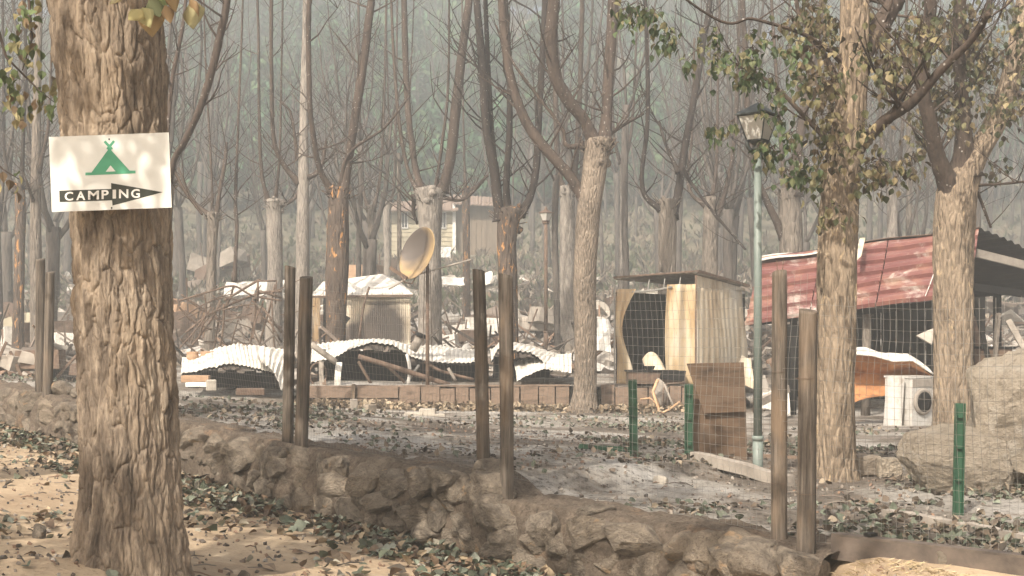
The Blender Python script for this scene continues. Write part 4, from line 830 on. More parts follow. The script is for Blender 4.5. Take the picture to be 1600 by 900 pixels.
# ------------------------------------------------------------------ lamp post inside the fence
LD = 10.7
def lamp_post(px, ybase, ytop, ybrim, D, wpole, label, brim, glow_mat, metal, pole):
    k = D/F; b = P(px, ybase, D); root = thing('lamp_post', b, label, 'lamp post')
    zt = P(0, ytop, D).z; zb = P(0, ybrim, D).z; sc_ = brim*k                         # half width of the brim, metres
    def at(dx, dz): return Vector((b.x+dx, D, zb+dz))
    R45 = Matrix.Rotation(math.radians(8), 3, 'Z')
    zbot = -1.08*sc_; mb = MB(); r_ = wpole/2*k
    mb.tube([b+Vector((0, 0, -.1)), b+Vector((0, 0, .35))], r_*1.25, 14); mb.tube([b+Vector((0, 0, .33)), b+Vector((0, 0, .37))], r_*1.4, 14)
    mb.tube([b+Vector((0, 0, .36)), Vector((b.x, D, zb+zbot-.35*sc_))], [r_*1.05, r_*.9], 14); mb.build('pole', pole, root, True)
    mb = MB(); mb.lathe(at(0, zbot-.42*sc_), [(r_*1.3, 0), (r_*1.5, .1*sc_), (r_*1.1, .2*sc_), (.36*sc_, .36*sc_), (.46*sc_, .42*sc_)], 16); mb.build('collar', metal, root, True)
    def sq(h, z): return [at(0, 0)+R45 @ Vector((h*math.cos(a), h*math.sin(a), z)) for a in (0, math.pi/2, math.pi, 3*math.pi/2)]
    lo, hi = sq(.50*sc_, zbot), sq(.90*sc_, -.02*sc_); fr = MB()
    for i in range(4):
        fr.beam(lo[i], hi[i], .05*sc_, .05*sc_); fr.beam(lo[i], lo[(i+1) % 4], .05*sc_, .06*sc_); fr.beam(hi[i], hi[(i+1) % 4], .05*sc_, .06*sc_)
    lan = fr.build('lantern_frame', metal, root)
    for i in range(4):
        j = (i+1) % 4; mb = MB(); q = [lo[i], lo[j], hi[j], hi[i]]; ce = sum(q, Vector())/4; q = [ce+(v-ce)*.93 for v in q]
        mb.grid([[q[0], q[3]], [q[1], q[2]]], .004); pane = link('pane', mb.mesh('pane'), glow_mat); set_parent(pane, lan)
    mb = MB(); V = sq(1.05*sc_, 0)+sq(1.05*sc_, .05*sc_)+sq(.42*sc_, .38*sc_)+sq(.30*sc_, .44*sc_)+[at(0, (zt-zb))]
    f = [(0, 1, 2, 3)[::-1]]
    for l in range(3):
        for i in range(4): f.append((l*4+i, l*4+(i+1) % 4, l*4+4+(i+1) % 4, l*4+4+i))
    f += [(12+i, 12+(i+1) % 4, 16) for i in range(4)]; mb.add(V, f); mb.build('roof', metal, root)
    for sgn in (-1, 1):                                # scroll brackets under the lantern
        mb = MB(); mb.tube([at(sgn*(.44+.12*math.sin(t*3.1))*sc_-sgn*.28*sc_*t, zbot-t*.55*sc_) for t in np.linspace(0, 1, 9)], .018*sc_/.2, 6); mb.build('bracket', metal, root, True)
    return root
lamp_post(1184, 750, 160, 181, LD, 13, 'grey green lamp post with black four sided lantern beside the tan tree', 36, M['frosted'], M['lantern_metal'], M['post_paint'])
lamp_post(853, 540, 322, 333, 33, 6, 'distant rusty brown lamp post among trunks beyond the white sheets', 11, M['frosted'], M['rusty_iron'], M['rusty_iron'])

# ------------------------------------------------------------------ green steel fence posts, board, kerb timbers
def green_post(px, yt, yb, w, D, lean, label):
    b = P(px+lean, yb, D); t = P(px, yt, D); b.z = min(b.z, gz(b.x, D)+.02); root = thing('green_post', b, label, 'post', 'short green steel posts')
    k = w/F*D; d = Vector((0, 0, -.1))
    for nm, dx, dy, sx, sy in (('web', 0, 0, k, .006), ('flange', -k/2, -.016, .006, .032), ('flange', k/2, -.016, .006, .032)):
        mb = MB(); mb.beam(b+d+Vector((dx, dy, 0)), t+Vector((dx, dy, 0)), sx, sy, up=(0, 1, 0)); mb.build(nm, M['green_paint'], root)
    for f in (.3, .6, .88):
        mb = MB(); p = b*(1-f)+t*f; mb.box(p+Vector((0, -.02, 0)), (k*.5, .012, .02)); mb.build('hook', M['green_paint'], root)
green_post(988, 593, 733, 12, 11.3, 3, 'narrow green steel post twisted edge on, before the broken chair')
green_post(1076, 600, 735, 12, 11.35, 0, 'upright green steel post touching the brown board')
green_post(1499, 630, 800, 14, 8.7, -4, 'green steel post in front of the small boulder')
gr = thing('green_bar', P(945, 718, 11.9), 'green steel bar lying in ash beside the twisted green post', 'bar'); mb = MB(); a = P(905, 716, 11.9); b = P(985, 720, 11.7); a.z = gz(a.x, a.y)+.03; b.z = gz(b.x, b.y)+.03
mb.beam(a, b, .05, .02); mb.build('web', M['green_paint'], gr); mb = MB(); mb.beam(a+Vector((0, -.026, .005)), b+Vector((0, -.026, .005)), .004, .045); mb.build('flange', M['green_paint'], gr)
BD = 11.45; bz = gz(*(P(1118, 735, BD).xy))
br = thing('wooden_board', (P(1118, 735, BD).x, BD, bz), 'upright brown plywood board patched across its middle, beside the lamp post', 'board')
mb = sheet4([P(1078, 735, BD), P(1168, 728, BD), P(1164, 600, BD+.03), P(1074, 600, BD+.03)], 8, 8, lambda u, v: .006*n1(u*2+v, 3), .018); mb.build('lower_panel', M['plywood'], br)
mb = sheet4([P(1100, 646, BD-.035), P(1166, 643, BD-.03), P(1162, 566, BD-.02), P(1073, 568, BD-.02)], 8, 8, lambda u, v: .01*n1(u*2+v, 4), .016); mb.build('upper_panel', M['plywood'], br)
mb = MB(); mb.beam(P(1078, 650, BD+.07), P(1164, 648, BD+.07), .04, .06); mb.build('batten', M['timber'], br)
def ground_beam(name, x0, y0, x1, y1, D0, D1, w, h, mat, label, cat, lift=.4):
    a = P(x0, y0, D0); b = P(x1, y1, D1); a.z = gz(a.x, a.y)+h*lift; b.z = gz(b.x, b.y)+h*lift
    mb = MB(); n = 7
    for i in range(n): pass
    d = (b-a).normalized(); s = d.cross(Vector((0, 0, 1))).normalized()
    G = []
    r = random.Random(int(x0*7+y0)); 
    for i in range(n+1):
        p = a+(b-a)*i/n+Vector((0, 0, r.uniform(-.006, .006))); jw = w*(1+r.uniform(-.05, .05))
        G.append([p+s*jw/2-Vector((0, 0, h/2)), p+s*jw/2+Vector((0, 0, h/2)), p-s*jw/2+Vector((0, 0, h/2)), p-s*jw/2-Vector((0, 0, h/2)), p+s*jw/2-Vector((0, 0, h/2))])
    mb.grid(G); mb.add(G[0][:4], [(0, 1, 2, 3)]); mb.add(G[-1][:4], [(3, 2, 1, 0)])
    return tag(mb.build(name, mat, None), label, cat)
ground_beam('timber_beam', 1085, 738, 1235, 765, 11.2, 10.2, .10, .09, M['plank_grey'], 'pale weathered beam on the ash from the brown board past the lamp base', 'beam')
ground_beam('timber_beam', 1085, 728, 1290, 722, 11.9, 11.9, .07, .06, M['plank'], 'thin tan plank on the ground behind the lamp base', 'plank')
ground_beam('timber_beam', 1385, 800, 1510, 822, 8.7, 8.0, .08, .06, M['plank_grey'], 'grey timber kerb among leaves just below the green post by the boulder', 'beam', .25)
ground_beam('timber_beam', 1515, 818, 1640, 845, 8.0, 7.3, .07, .05, M['plank_grey'], 'long pale kerb timber running out past the boulders', 'beam', .4)

# ------------------------------------------------------------------ raised terrace with timber edging
TZ = .77; TY = 23.6
tx = np.concatenate([np.linspace(-4.3, 4.6, 90)]); ty = np.linspace(TY+.05, 30, 70); X, Y = np.meshgrid(tx, ty, indexing='ij')
pz_ = TZ-.04+.05*fbm(np.stack([X, Y, 0*X], -1).reshape(-1, 3)*1.1, 4, 3).reshape(X.shape)+.03*(Y-TY)
edge = np.minimum(np.minimum(X+4.3, 4.6-X)/.5, 1); G_ = camp_h(X, Y)-.06; pz_ = np.where(edge < 1, G_+(pz_-G_)*edge, pz_)
o = link('terrace_ground', npmesh('terrace_ground', np.stack([X, Y, pz_], -1).reshape(-1, 3), sheet_grid(tx, ty)), M['ash_soil']); tag(o, 'ash covered terrace behind the timber edging', 'ground', kind='structure')
edg = thing('timber_edging', P(780, 640, TY), 'reddish brown plank edging holding up the terrace of collapsed sheets', 'edging')
r = random.Random(9); x = 478
while x < 1090:
    w = r.uniform(60, 100) if x < 620 else r.uniform(18, 34); x1 = min(x+w, 1092)
    if not 893 < (x+x1)/2 < 937:
        yt = 604 if x < 620 else 602+r.uniform(-2, 5)
        for (a_, b_) in (((yt), (622)), ((623), (641))) if w > 45 else ((yt, 640),):
            A = P(x+1, b_+r.uniform(-1, 1), TY-r.uniform(0, .02)); B = P(x1-1, a_+r.uniform(-.5, 1.5), TY-r.uniform(0, .02)); cx_ = (A.x+B.x)/2
            mb = MB(); mb.box((cx_, TY-.03-r.uniform(0, .02), (A.z+B.z)/2), (B.x-A.x, .05, B.z-A.z), Matrix.Rotation(r.uniform(-.012, .012), 3, 'Y'), jit=.006, rnd=r); mb.build('plank', M['plank'], edg)
    x = x1
plank('cap_rail', P(484, 604, TY-.02), P(890, 602, TY-.02), .09, .03, M['plank'], edg)
plank('stake', P(551, 662, TY-.12), P(553, 600, TY-.12), .06, .06, M['timber'], edg)

# ------------------------------------------------------------------ the scorched metal shed
SDp = 24.3
sh = thing('metal_shed', P(1060, 602, SDp), 'scorched yellowed metal shed with buckled walls and gaping black doorway', 'shed')
A0, A1 = P(962, 602, 24.4), P(1088, 600, 24.0)       # door face left/right foot
zt_l, zt_r = P(0, 438, 24.4).z, P(0, 430, 24.0).z
B1 = P(1164, 600, 25.4)                               # right end of side wall
C1 = B1+(A0-A1)                                       # back corner
def up(p, z): return Vector((p.x, p.y, z))
# left jamb panel, curled at its foot
def wall_panel(name, xa, xb, z0, z1, fn, mat, y0=0):
    G = []
    for i in range(25):
        row = []
        for j in range(19):
            u, v = i/24, j/18; q = A0.lerp(A1, (xa+(xb-xa)*u)); p = Vector((q.x, q.y, z0+(z1-z0)*v)); p += fn(u, v); row.append(p)
        G.append(row)
    mb = MB(); mb.grid(G, .003); return mb.build(name, mat, sh, True)
zb_ = A0.z-.02
wall_panel('door_jamb', 0, .215, zb_, zt_l-.17, lambda u, v: Vector((-.25*u*(math.sin(v*2.6))**2*1.0+.10*u*v+.02*math.sin(v*7), .10*math.sin(u*6+v*3)*.5-.12*u, .0)), M['scorched_sheet'])
wall_panel('door_panel', .64, .985, zb_, zt_r-.17, lambda u, v: Vector((-.05*math.sin(v*3.1)*(1-u), .05*math.sin(u*11)*(.4+v)-.12*(1-u)*math.sin(v*2.2), 0)), M['scorched_sheet'])
wall_panel('fallen_sheet', .33, .72, zb_, zb_+.66, lambda u, v: Vector((.06*math.sin(v*3), -.25+.35*v, -.5*v*min(1, ((u-.3)/.55)**2))), M['scorched_pale'])
for f in np.linspace(.02, .98, 6): plank('head_strut', up(A0.lerp(A1, f), zt_l-.19), up(A0.lerp(A1, f+.02), zt_l-.015+(zt_r-zt_l)*f), .03, .02, M['wire'], sh)
lt = MB(); lt.tube([up(A0.lerp(A1, f), zt_l-.20-.05*math.sin(f*4.5)+.09*f)+Vector((0, -.06, 0)) for f in np.linspace(.2, .7, 9)], .02, 6); lt.build('bent_lintel', M['wire'], sh)
# right side wall: vertical ribbed pale sheets, billowing
G = []
for i in range(120):
    row = []
    u = i/119; base = A1.lerp(B1, u); topz = P(0, 449+5*u, A1.lerp(B1, u).y).z
    for j in range(25):
        v = j/24; bul = .10*math.sin(v*2.6)*math.sin(u*3+.5)+.06*math.sin(u*5+v*4)*(1-v*.4)
        rib = .007*math.sin(u*11*2*math.pi+1.5*math.sin(v*3+u*9))+.02*n1(u*5+v*.8, 21); row.append(Vector((base.x+.06*u*math.sin(v*5), base.y-.02-bul-rib, base.z-.1+(topz-base.z+.1)*v)))
    G.append(row)
mb = MB(); mb.grid(G, .003); mb.build('side_wall', M['scorched_pale'], sh, True)
mb = MB(); mb.grid([[up(A1, P(0, 449, 24).z+.012)+Vector((0, -.012, 0)), up(A1, zt_r)+Vector((0, -.012, 0))], [up(A1.lerp(B1, .5), P(0, 452, 24.7).z)+Vector((0, -.012, 0)), up(A1.lerp(B1, .5), P(0, 440, 24.7).z)+Vector((0, -.012, 0))], [up(B1, P(0, 454, 25.4).z)+Vector((0, -.012, 0)), up(B1, P(0, 451, 25.4).z)+Vector((0, -.012, 0))]], .012); mb.build('gable_strip', M['scorched_pale'], sh)
plank('corner_post', A1+Vector((-.01, -.03, -.05)), up(A1, zt_r)+Vector((-.01, -.03, 0)), .045, .04, M['rusty_iron'], sh, (0, 1, 0))
plank('corner_post', A0+Vector((-.02, 0, -.05)), up(A0, zt_l)+Vector((-.02, 0, 0)), .03, .03, M['wire'], sh, (0, 1, 0))
for a_, b_, nm in ((C1, A0, 'wall'), (C1, B1, 'wall')):
    mb = sheet4([a_+Vector((0, 0, -.2)), b_+Vector((0, 0, -.2)), up(b_, zt_r-.3), up(a_, zt_r-.3)], 20, 6, lambda u, v: .02*math.sin(u*60), .004); mb.build('back_wall', M['charred'], sh)
mb = sheet4([A0+Vector((0, 0, .01)), A1+Vector((0, 0, .01)), B1+Vector((0, 0, .02)), C1+Vector((0, 0, .02))], 4, 4); mb.build('floor', M['charred'], sh)
ri0 = up(A0, zt_l+.03)+Vector((-.05, -.06, 0)); ri1 = up(A1, zt_r+.05)+Vector((.02, -.06, 0)); b1 = up(B1, P(0, 448, 25.4).z+.02)+Vector((.08, 0, 0)); c1 = up(C1, zt_l)
mb = sheet4([ri0, ri1, b1, c1], 30, 20, lambda u, v: .012*math.sin(u*70)+.04*math.sin(u*3.1)*(1-v), .02); mb.build('roof', M['plank_grey'], sh)
plank('roof_edge', ri0+Vector((0, -.02, .02)), ri1+Vector((0, -.02, .025)), .03, .03, M['rusty_iron'], sh)
plank('roof_edge', ri1+Vector((0, -.02, .025)), b1+Vector((0, -.02, 0)), .03, .045, M['rusty_iron'], sh)
# things before the shed
tb = thing('burnt_stove', P(1025, 600, 23.9), 'blackened low stove with a pan on top before the shed doorway', 'stove')
mb = MB(); mb.box(P(1022, 590, 23.95), (1.0, .45, .22)); mb.build('body', M['rusty_iron'], tb); mb = MB(); mb.box(P(1018, 579.5, 23.95), (.98, .5, .03)); mb.build('top', M['charred'], tb)
mb = MB(); mb.lathe(P(1015, 578, 23.9), [(.07, 0), (.1, .06), (.105, .075), (.09, .075), (.07, .01)], 14); mb.build('pan', M['charred'], tb); mb = MB(); mb.box(P(1050, 586, 23.8), (.45, .3, .16), jit=.03); mb.build('firebox', M['charred'], tb)
ch = thing('broken_chair', P(1035, 652, 23.0), 'broken tan chair with bent tube legs before the timber edging', 'chair')
def tubepx(name, pts, D, rad, mat, par): mb = MB(); mb.tube([P(x, y, D+dd) for x, y, dd in pts], rad, 7); return mb.build(name, mat, par, True)
simple('peach_wood', (.40, .24, .13), (.56, .37, .23), 6, .7, .2, .004)
tubepx('leg', [(1028, 593, 0), (1020, 612, -.05), (1030, 640, -.1), (1015, 652, -.15), (1003, 655, -.2)], 23, .03, M['peach_wood'], ch)
tubepx('leg', [(1025, 650, 0), (1045, 640, .05), (1062, 628, .1)], 22.8, .02, M['peach_wood'], ch)
tubepx('leg', [(1038, 600, 0), (1050, 630, 0), (1062, 655, .05)], 23, .018, M['plank_grey'], ch)
tubepx('frame', [(1035, 645, 0), (1036, 610, 0), (1042, 600, .05), (1070, 598, .15)], 23, .018, M['rusty_iron'], ch)
tubepx('stretcher', [(1000, 624, 0), (1015, 622, 0), (1026, 630, 0), (1028, 645, 0)], 23.1, .016, M['peach_wood'], ch)
mb = sheet4([P(1018, 612, 23.1), P(1034, 640, 23.1), P(1044, 612, 23.4), P(1028, 590, 23.4)], 8, 8, lambda u, v: .05*math.sin(u*3), .02); mb.build('back', M['plank_grey'], ch)
mb = sheet4([P(1045, 645, 23), P(1060, 655, 22.8), P(1058, 640, 23.3), P(1042, 632, 23.4)], 5, 5, None, .02); mb.build('seat', M['charred'], ch)

# ------------------------------------------------------------------ collapsed white corrugated sheets
def fallen(name, label, prof_top, prof_front, Dback, Dfront, nu, ribs, amp, seed, inner=True, mat='white_sheet', dark=True):
    # ruled sheet between a back/top line and a front edge line (pixels), with corrugation along u
    r = random.Random(seed); xs = [p[0] for p in prof_top]; xf = [p[0] for p in prof_front]
    c = P(sum(xf)/len(xf), max(p[1] for p in prof_front), Dfront); root = thing(name, c, label, 'roof sheet', 'collapsed white corrugated roof sheets'); G = []
    for i in range(nu+1):
        u = i/nu; a = P(np.interp(u, np.linspace(0, 1, len(xs)), xs), np.interp(u, np.linspace(0, 1, len(xs)), [p[1] for p in prof_top]), Dback)
        b = P(np.interp(u, np.linspace(0, 1, len(xf)), xf), np.interp(u, np.linspace(0, 1, len(xf)), [p[1] for p in prof_front]), Dfront); row = []
        for j in range(15):
            v = j/14; p = a.lerp(b, v); p.z += 1.1*amp*math.sin(u*ribs*1.6*2*math.pi+.8*math.sin(v*4))*(.7+.5*n1(u*5+v, seed+3))+.06*math.sin(v*3.14)*(1+n1(u*6, seed+7))+.06*n1(u*9+v*3, seed); row.append(p)
        G.append(row)
    mb = MB(); mb.grid(G, .004); mb.build('sheet', M[mat], root, False)
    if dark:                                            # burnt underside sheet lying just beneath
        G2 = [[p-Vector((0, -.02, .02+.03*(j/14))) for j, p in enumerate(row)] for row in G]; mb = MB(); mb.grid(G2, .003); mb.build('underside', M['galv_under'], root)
    return root
fallen('corrugated_sheet', 'white roof sheet humped over a black hollow near the clay pots', [(285, 560), (325, 548), (365, 538), (400, 541), (445, 545)], [(283, 585), (320, 577), (355, 569), (385, 571), (410, 578), (428, 582)], 25.6, 24.2, 150, 14, .012, 1)
fallen('corrugated_sheet', 'crumpled white sheet flap hanging down beside the leaning grey post', [(395, 541), (425, 544), (446, 548), (462, 552)], [(400, 562), (418, 572), (430, 585), (440, 612)], 25.0, 24.0, 30, 4, .03, 2, dark=False)
fallen('corrugated_sheet', 'long white roof sheet sagging over tangled pipes behind the timber edging', [(488, 540), (530, 533), (570, 531), (610, 533), (650, 540), (690, 541), (735, 546), (760, 545)], [(486, 566), (520, 562), (545, 545), (575, 536), (612, 538), (640, 555), (665, 562), (700, 568), (730, 566), (760, 562)], 26.2, 24.5, 260, 24, .014, 3)
fallen('corrugated_sheet', 'white sheet arched over a black opening beside the round split post', [(765, 545), (790, 538), (830, 540), (870, 552), (896, 560)], [(768, 566), (778, 545), (800, 544), (830, 552), (852, 568), (862, 576)], 26.2, 24.4, 140, 12, .014, 4)
fallen('corrugated_sheet', 'flat white sheet on the terrace beside the pale forked tree', [(800, 560), (850, 556), (893, 552)], [(808, 594), (850, 576), (893, 584)], 25.6, 24.0, 40, 9, .012, 5, dark=False)
# black burnt boards closing the hollows under the sheets
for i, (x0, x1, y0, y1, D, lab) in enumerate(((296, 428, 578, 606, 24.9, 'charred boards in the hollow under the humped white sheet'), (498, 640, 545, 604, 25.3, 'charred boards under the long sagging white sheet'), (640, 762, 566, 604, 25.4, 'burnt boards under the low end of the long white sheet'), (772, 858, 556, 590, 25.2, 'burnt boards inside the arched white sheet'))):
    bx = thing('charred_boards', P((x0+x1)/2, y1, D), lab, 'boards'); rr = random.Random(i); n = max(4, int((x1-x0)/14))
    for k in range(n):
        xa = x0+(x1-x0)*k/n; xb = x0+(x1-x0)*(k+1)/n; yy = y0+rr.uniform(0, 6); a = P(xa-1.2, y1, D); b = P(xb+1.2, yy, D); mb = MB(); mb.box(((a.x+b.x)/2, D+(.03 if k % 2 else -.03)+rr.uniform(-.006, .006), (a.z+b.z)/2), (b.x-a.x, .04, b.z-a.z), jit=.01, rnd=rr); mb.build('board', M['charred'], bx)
# pipes and bars in the wreck
def pipe(px_pts, D, rad, mat, label, cat='pipe', name='metal_pipe', seg=8):
    pts = [P(x, y, D+(k[2] if len(k) > 2 else 0)) for k in px_pts for x, y in (k[:2],)]; mb = MB(); p2, rd = smooth_path(pts, [rad]*len(pts), max(2, 4*(len(pts)-1)+1)); mb.tube(p2, rad, seg); return tag(mb.build(name, mat, None, True), label, cat)
pipe([(560, 557), (620, 575), (703, 602)], 24.1, .05, M['rusty_iron'], 'long grey pipe slanting down through the wreck under the sagging sheet')
pipe([(486, 538), (525, 566)], 23.9, .06, M['plank_grey'], 'short sloping beam behind the leaning grey post, over white sheet', 'beam', 'wooden_beam')
pipe([(630, 605), (655, 570)], 24.2, .03, M['wire'], 'thin bar leaning in the wreck beside the dish pole', 'bar', 'metal_bar')
pipe([(638, 600), (640, 575), (636, 553)], 24.15, .035, M['white_paint'], 'pale bent strut upright under the sagging white sheet', 'strut', 'metal_strut')
pipe([(600, 568), (625, 590), (640, 606)], 24.3, .03, M['rusty_iron'], 'dark bar crossing beneath the long grey pipe', 'bar', 'metal_bar')
pipe([(560, 565), (580, 600)], 24.3, .03, M['rusty_iron'], 'dark bar leaning left of the long grey pipe', 'bar', 'metal_bar')
pipe([(663, 565), (690, 580), (740, 593)], 24.4, .03, M['rusty_iron'], 'thin pipe lying under the low white sheet end')
pipe([(700, 575), (712, 595)], 24.2, .03, M['plank_grey'], 'short pale stick between the dish pole and cracked post', 'stick', 'stick')
ck = thing('chimney_pipe', P(648, 548, 24.6), 'stubby chimney pipe with black rim leaning out of the white sheet', 'pipe')
mb = MB(); mb.tube([P(645, 548, 24.6), P(657, 526, 24.6)], .085, 14); mb.build('pipe', M['plank_grey'], ck, True); mb = MB(); mb.tube([P(656.5, 527, 24.6), P(659, 521, 24.6)], .11, 14); mb.build('rim', M['charred'], ck, True)
for i, (x0, y0, x1, y1, w, lab) in enumerate(((527, 602, 530, 566, .12, 'white bent strip standing upright in the wreck near the leaning post'), (503, 602, 502, 563, .09, 'grey plank standing in the wreck between leaning post and white strip'), (507, 602, 507, 590, .07, 'short tan block at the foot of the grey standing plank'))):
    o = sheet4([P(x0-w*40, y0, 24.0), P(x0+w*40, y0, 24.0), P(x1+w*40, y1, 24.1), P(x1-w*40, y1, 24.1)], 4, 8, lambda u, v: .06*math.sin(v*3.1), .03).build('upright_strip', M[('white_sheet', 'plank_grey', 'plank')[i]], None); tag(o, lab, 'strip')
mb = MB(); mb.tube([P(497+13*math.cos(a), 585+18*math.sin(a), 24.2) for a in np.linspace(0, 6.28, 22)], .02, 6); tag(mb.build('wheel_rim', M['rusty_iron'], None, True), 'thin burnt wheel rim leaning behind the leaning grey post', 'wheel')

# ------------------------------------------------------------------ satellite dish on its pole
DD = 23.9
dsh = thing('satellite_dish', P(668, 640, DD), 'tarnished golden satellite dish tilted on a thin rusty pole', 'satellite dish')
mb = MB(); mb.tube([P(668, 645, DD), P(668, 520, DD), P(668, 412, DD)], [.04, .036, .033], 10); mb.build('pole', M['rusty_iron'], dsh, True)
for dx in (-6, 6): tubepx('stay_wire', [(668+dx*.7, 420, 0), (668+dx, 500, .1), (668+dx*1.3, 600, .2)], DD, .006, M['rusty_iron'], dsh)
cd = P(651, 395, DD-.25); ax = Vector((-.72, -.60, .30)).normalized(); R = ax.to_track_quat('Z', 'Y').to_matrix()
RX = .50
m = Mat('dish_metal', .55, .4, .2); n = m.noise(2.0, 4, .6, .6); m.color(ramp(m.nt, n, [(.36, (.27, .19, .11)), (.62, (.38, .265, .125))])); dc = m.b.inputs['Base Color'].links[0].from_socket; m.color(mixc(m.nt, m.blob(P(640, 377, DD-.25), (.46, .9, .60), .22, 2.5), dc, (.085, .07, .06))); m.bump(m.noise(14, 3), .08, .01); M['dish_metal'] = m.m  # dark upper-left patch: the bowl's own shade painted into the metal colour
prof = [(RX*q, .16*q*q-.16) for q in np.linspace(.02, 1, 12)]+[(RX*1.02, .0), (RX*1.02, -.012)]+[(RX*q, .16*q*q-.175) for q in np.linspace(.98, .02, 8)]
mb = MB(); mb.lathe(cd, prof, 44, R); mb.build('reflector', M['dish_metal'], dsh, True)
mb = MB(); mb.beam(P(668, 415, DD), cd-ax*.17, .05, .05); mb.build('bracket', M['rusty_iron'], dsh)
bot = cd+R @ Vector((0, -RX*.95, 0)); lowest = min((cd+R @ Vector((RX*math.cos(a), RX*math.sin(a), 0)) for a in np.linspace(0, 6.28, 60)), key=lambda v: v.z)
mb = MB(); lp = lowest; mb.tube([lp+Vector((-.16, 0, .06)), lp+Vector((-.08, -.05, -.08)), lp+Vector((.05, -.05, -.10)), lp+Vector((.13, 0, .05))], .016, 6); mb.build('handle', M['rusty_iron'], dsh, True)
mb = MB(); a_ = lp+Vector((-.36, .1, .20)); mb.beam(a_, lp+Vector((-.05, .05, -.0)), .10, .06); mb.build('feed_arm', M['rusty_iron'], dsh)
pipe([(607, 452), (650, 430), (736, 406)], 24.3, .018, M['plank_grey'], 'thin pale pole slanting up beside the satellite dish', 'pole', 'slanting_pole')

# ------------------------------------------------------------------ white roofed hut behind the dark straight trunk
HD = 33; hut = thing('metal_hut', P(590, 545, HD), 'small metal hut with pointed white roof and fire stained wall', 'hut')
a, b, c, d = P(488, 548, HD+.6), P(545, 548, HD), P(641, 545, HD), P(600, 545, HD+1.8)
m = Mat('stained_wall', .6, .3); v = m.map((1.3, 1.3, .9), (2.2, 0, .3)); n = m.noise(.75, 3, .5, .3, v); rb = m.noise(10, 4, .6, .2, m.map((3, 3, .1)))
cc = ramp(m.nt, n, [(.42, (.60, .53, .42)), (.5, (.46, .36, .25)), (.55, (.24, .18, .13)), (.66, (.34, .27, .20))]); cc = ramp(m.nt, m.noise(1.2, 4, .6, .3, v), [(.35, (.62, .56, .46)), (.65, (.50, .42, .31))]); cc = mixc(m.nt, ramp(m.nt, rb, [(.5, 0.0), (.7, .4)]), cc, (.34, .25, .17)); cc = mixc(m.nt, m.blob(P(598, 512, HD), (.75, 2, .95), .25, 2.5), cc, (.07, .058, .05)); cc = mixc(m.nt, m.blob(P(560, 528, HD), (.7, 2, .5), .3, 2.5), cc, (.10, .08, .066)); m.color(cc); M['stained_wall'] = m.m
H1 = P(0, 460, HD).z
def ribw(p, q, nm, mat, zt, n=32):
    G = []
    for i in range(n*6+1):
        u = i/(n*6); s = p.lerp(q, u); nn = (q-p).cross(Vector((0, 0, 1))).normalized(); row = []
        for j in range(7): row.append(Vector((s.x, s.y, s.z-.4+(zt-s.z+.4)*j/6))+nn*(.007*math.sin(u*n*6.283)+.05*n1(u*3+j*.3, 5)))
        G.append(row)
    mb = MB(); mb.grid(G, .004); return mb.build(nm, mat, hut)
ribw(b, c, 'wall', M['stained_wall'], H1); ribw(b+Vector((-.2, .05, 0)), b, 'wall', M['stained_wall'], H1-.05, 3)
ribw(a, a.lerp(b, .22), 'wall', M['scorched_sheet'], P(0, 463, HD).z, 4); ribw(a.lerp(b, .22)+Vector((0, .5, 0)), b+Vector((0, .5, 0)), 'burnt_wall', M['charred'], H1, 6)
e0 = P(486, 461, HD-.1); e1 = P(645, 459, HD-.1); pk = P(597, 428, HD+1.2); pl = P(505, 440, HD+1.2); pr_ = P(625, 440, HD+1.4)
mb = MB(); mb.add([e0, e1, pr_, pk, pl], [(0, 1, 2, 3, 4)]); mb.add([v+Vector((0, .0, -.03)) for v in (e0, e1, pr_, pk, pl)], [(4, 3, 2, 1, 0)]); mb.add([e0, e1, e1-Vector((0, 0, .03)), e0-Vector((0, 0, .03))], [(3, 2, 1, 0)]); mb.build('roof', M['white_sheet'], hut)
for k in np.linspace(.1, .9, 9): plank('roof_rib', e0.lerp(e1, k)+Vector((0, 0, .012)), pl.lerp(pr_, k)+Vector((0, 0, .04*math.sin(k*3.1))), .03, .03, M['white_sheet'], hut)
plank('fascia', e0+Vector((0, -.05, -.05)), e1+Vector((0, -.05, -.05)), .04, .06, M['rusty_iron'], hut)
pipe([(561, 530), (568, 480), (577, 448)], 31, .03, M['rusty_iron'], 'thin dark pole leaning against the stained hut wall', 'pole', 'leaning_pole')
mb = sheet4([P(533, 488, 31), P(548, 497, 31), P(536, 512, 31), P(528, 500, 31)], 3, 3, None, .02); tag(mb.build('torn_flap', M['charred'], None), 'black torn metal flap poking out behind the dark straight trunk', 'metal flap')

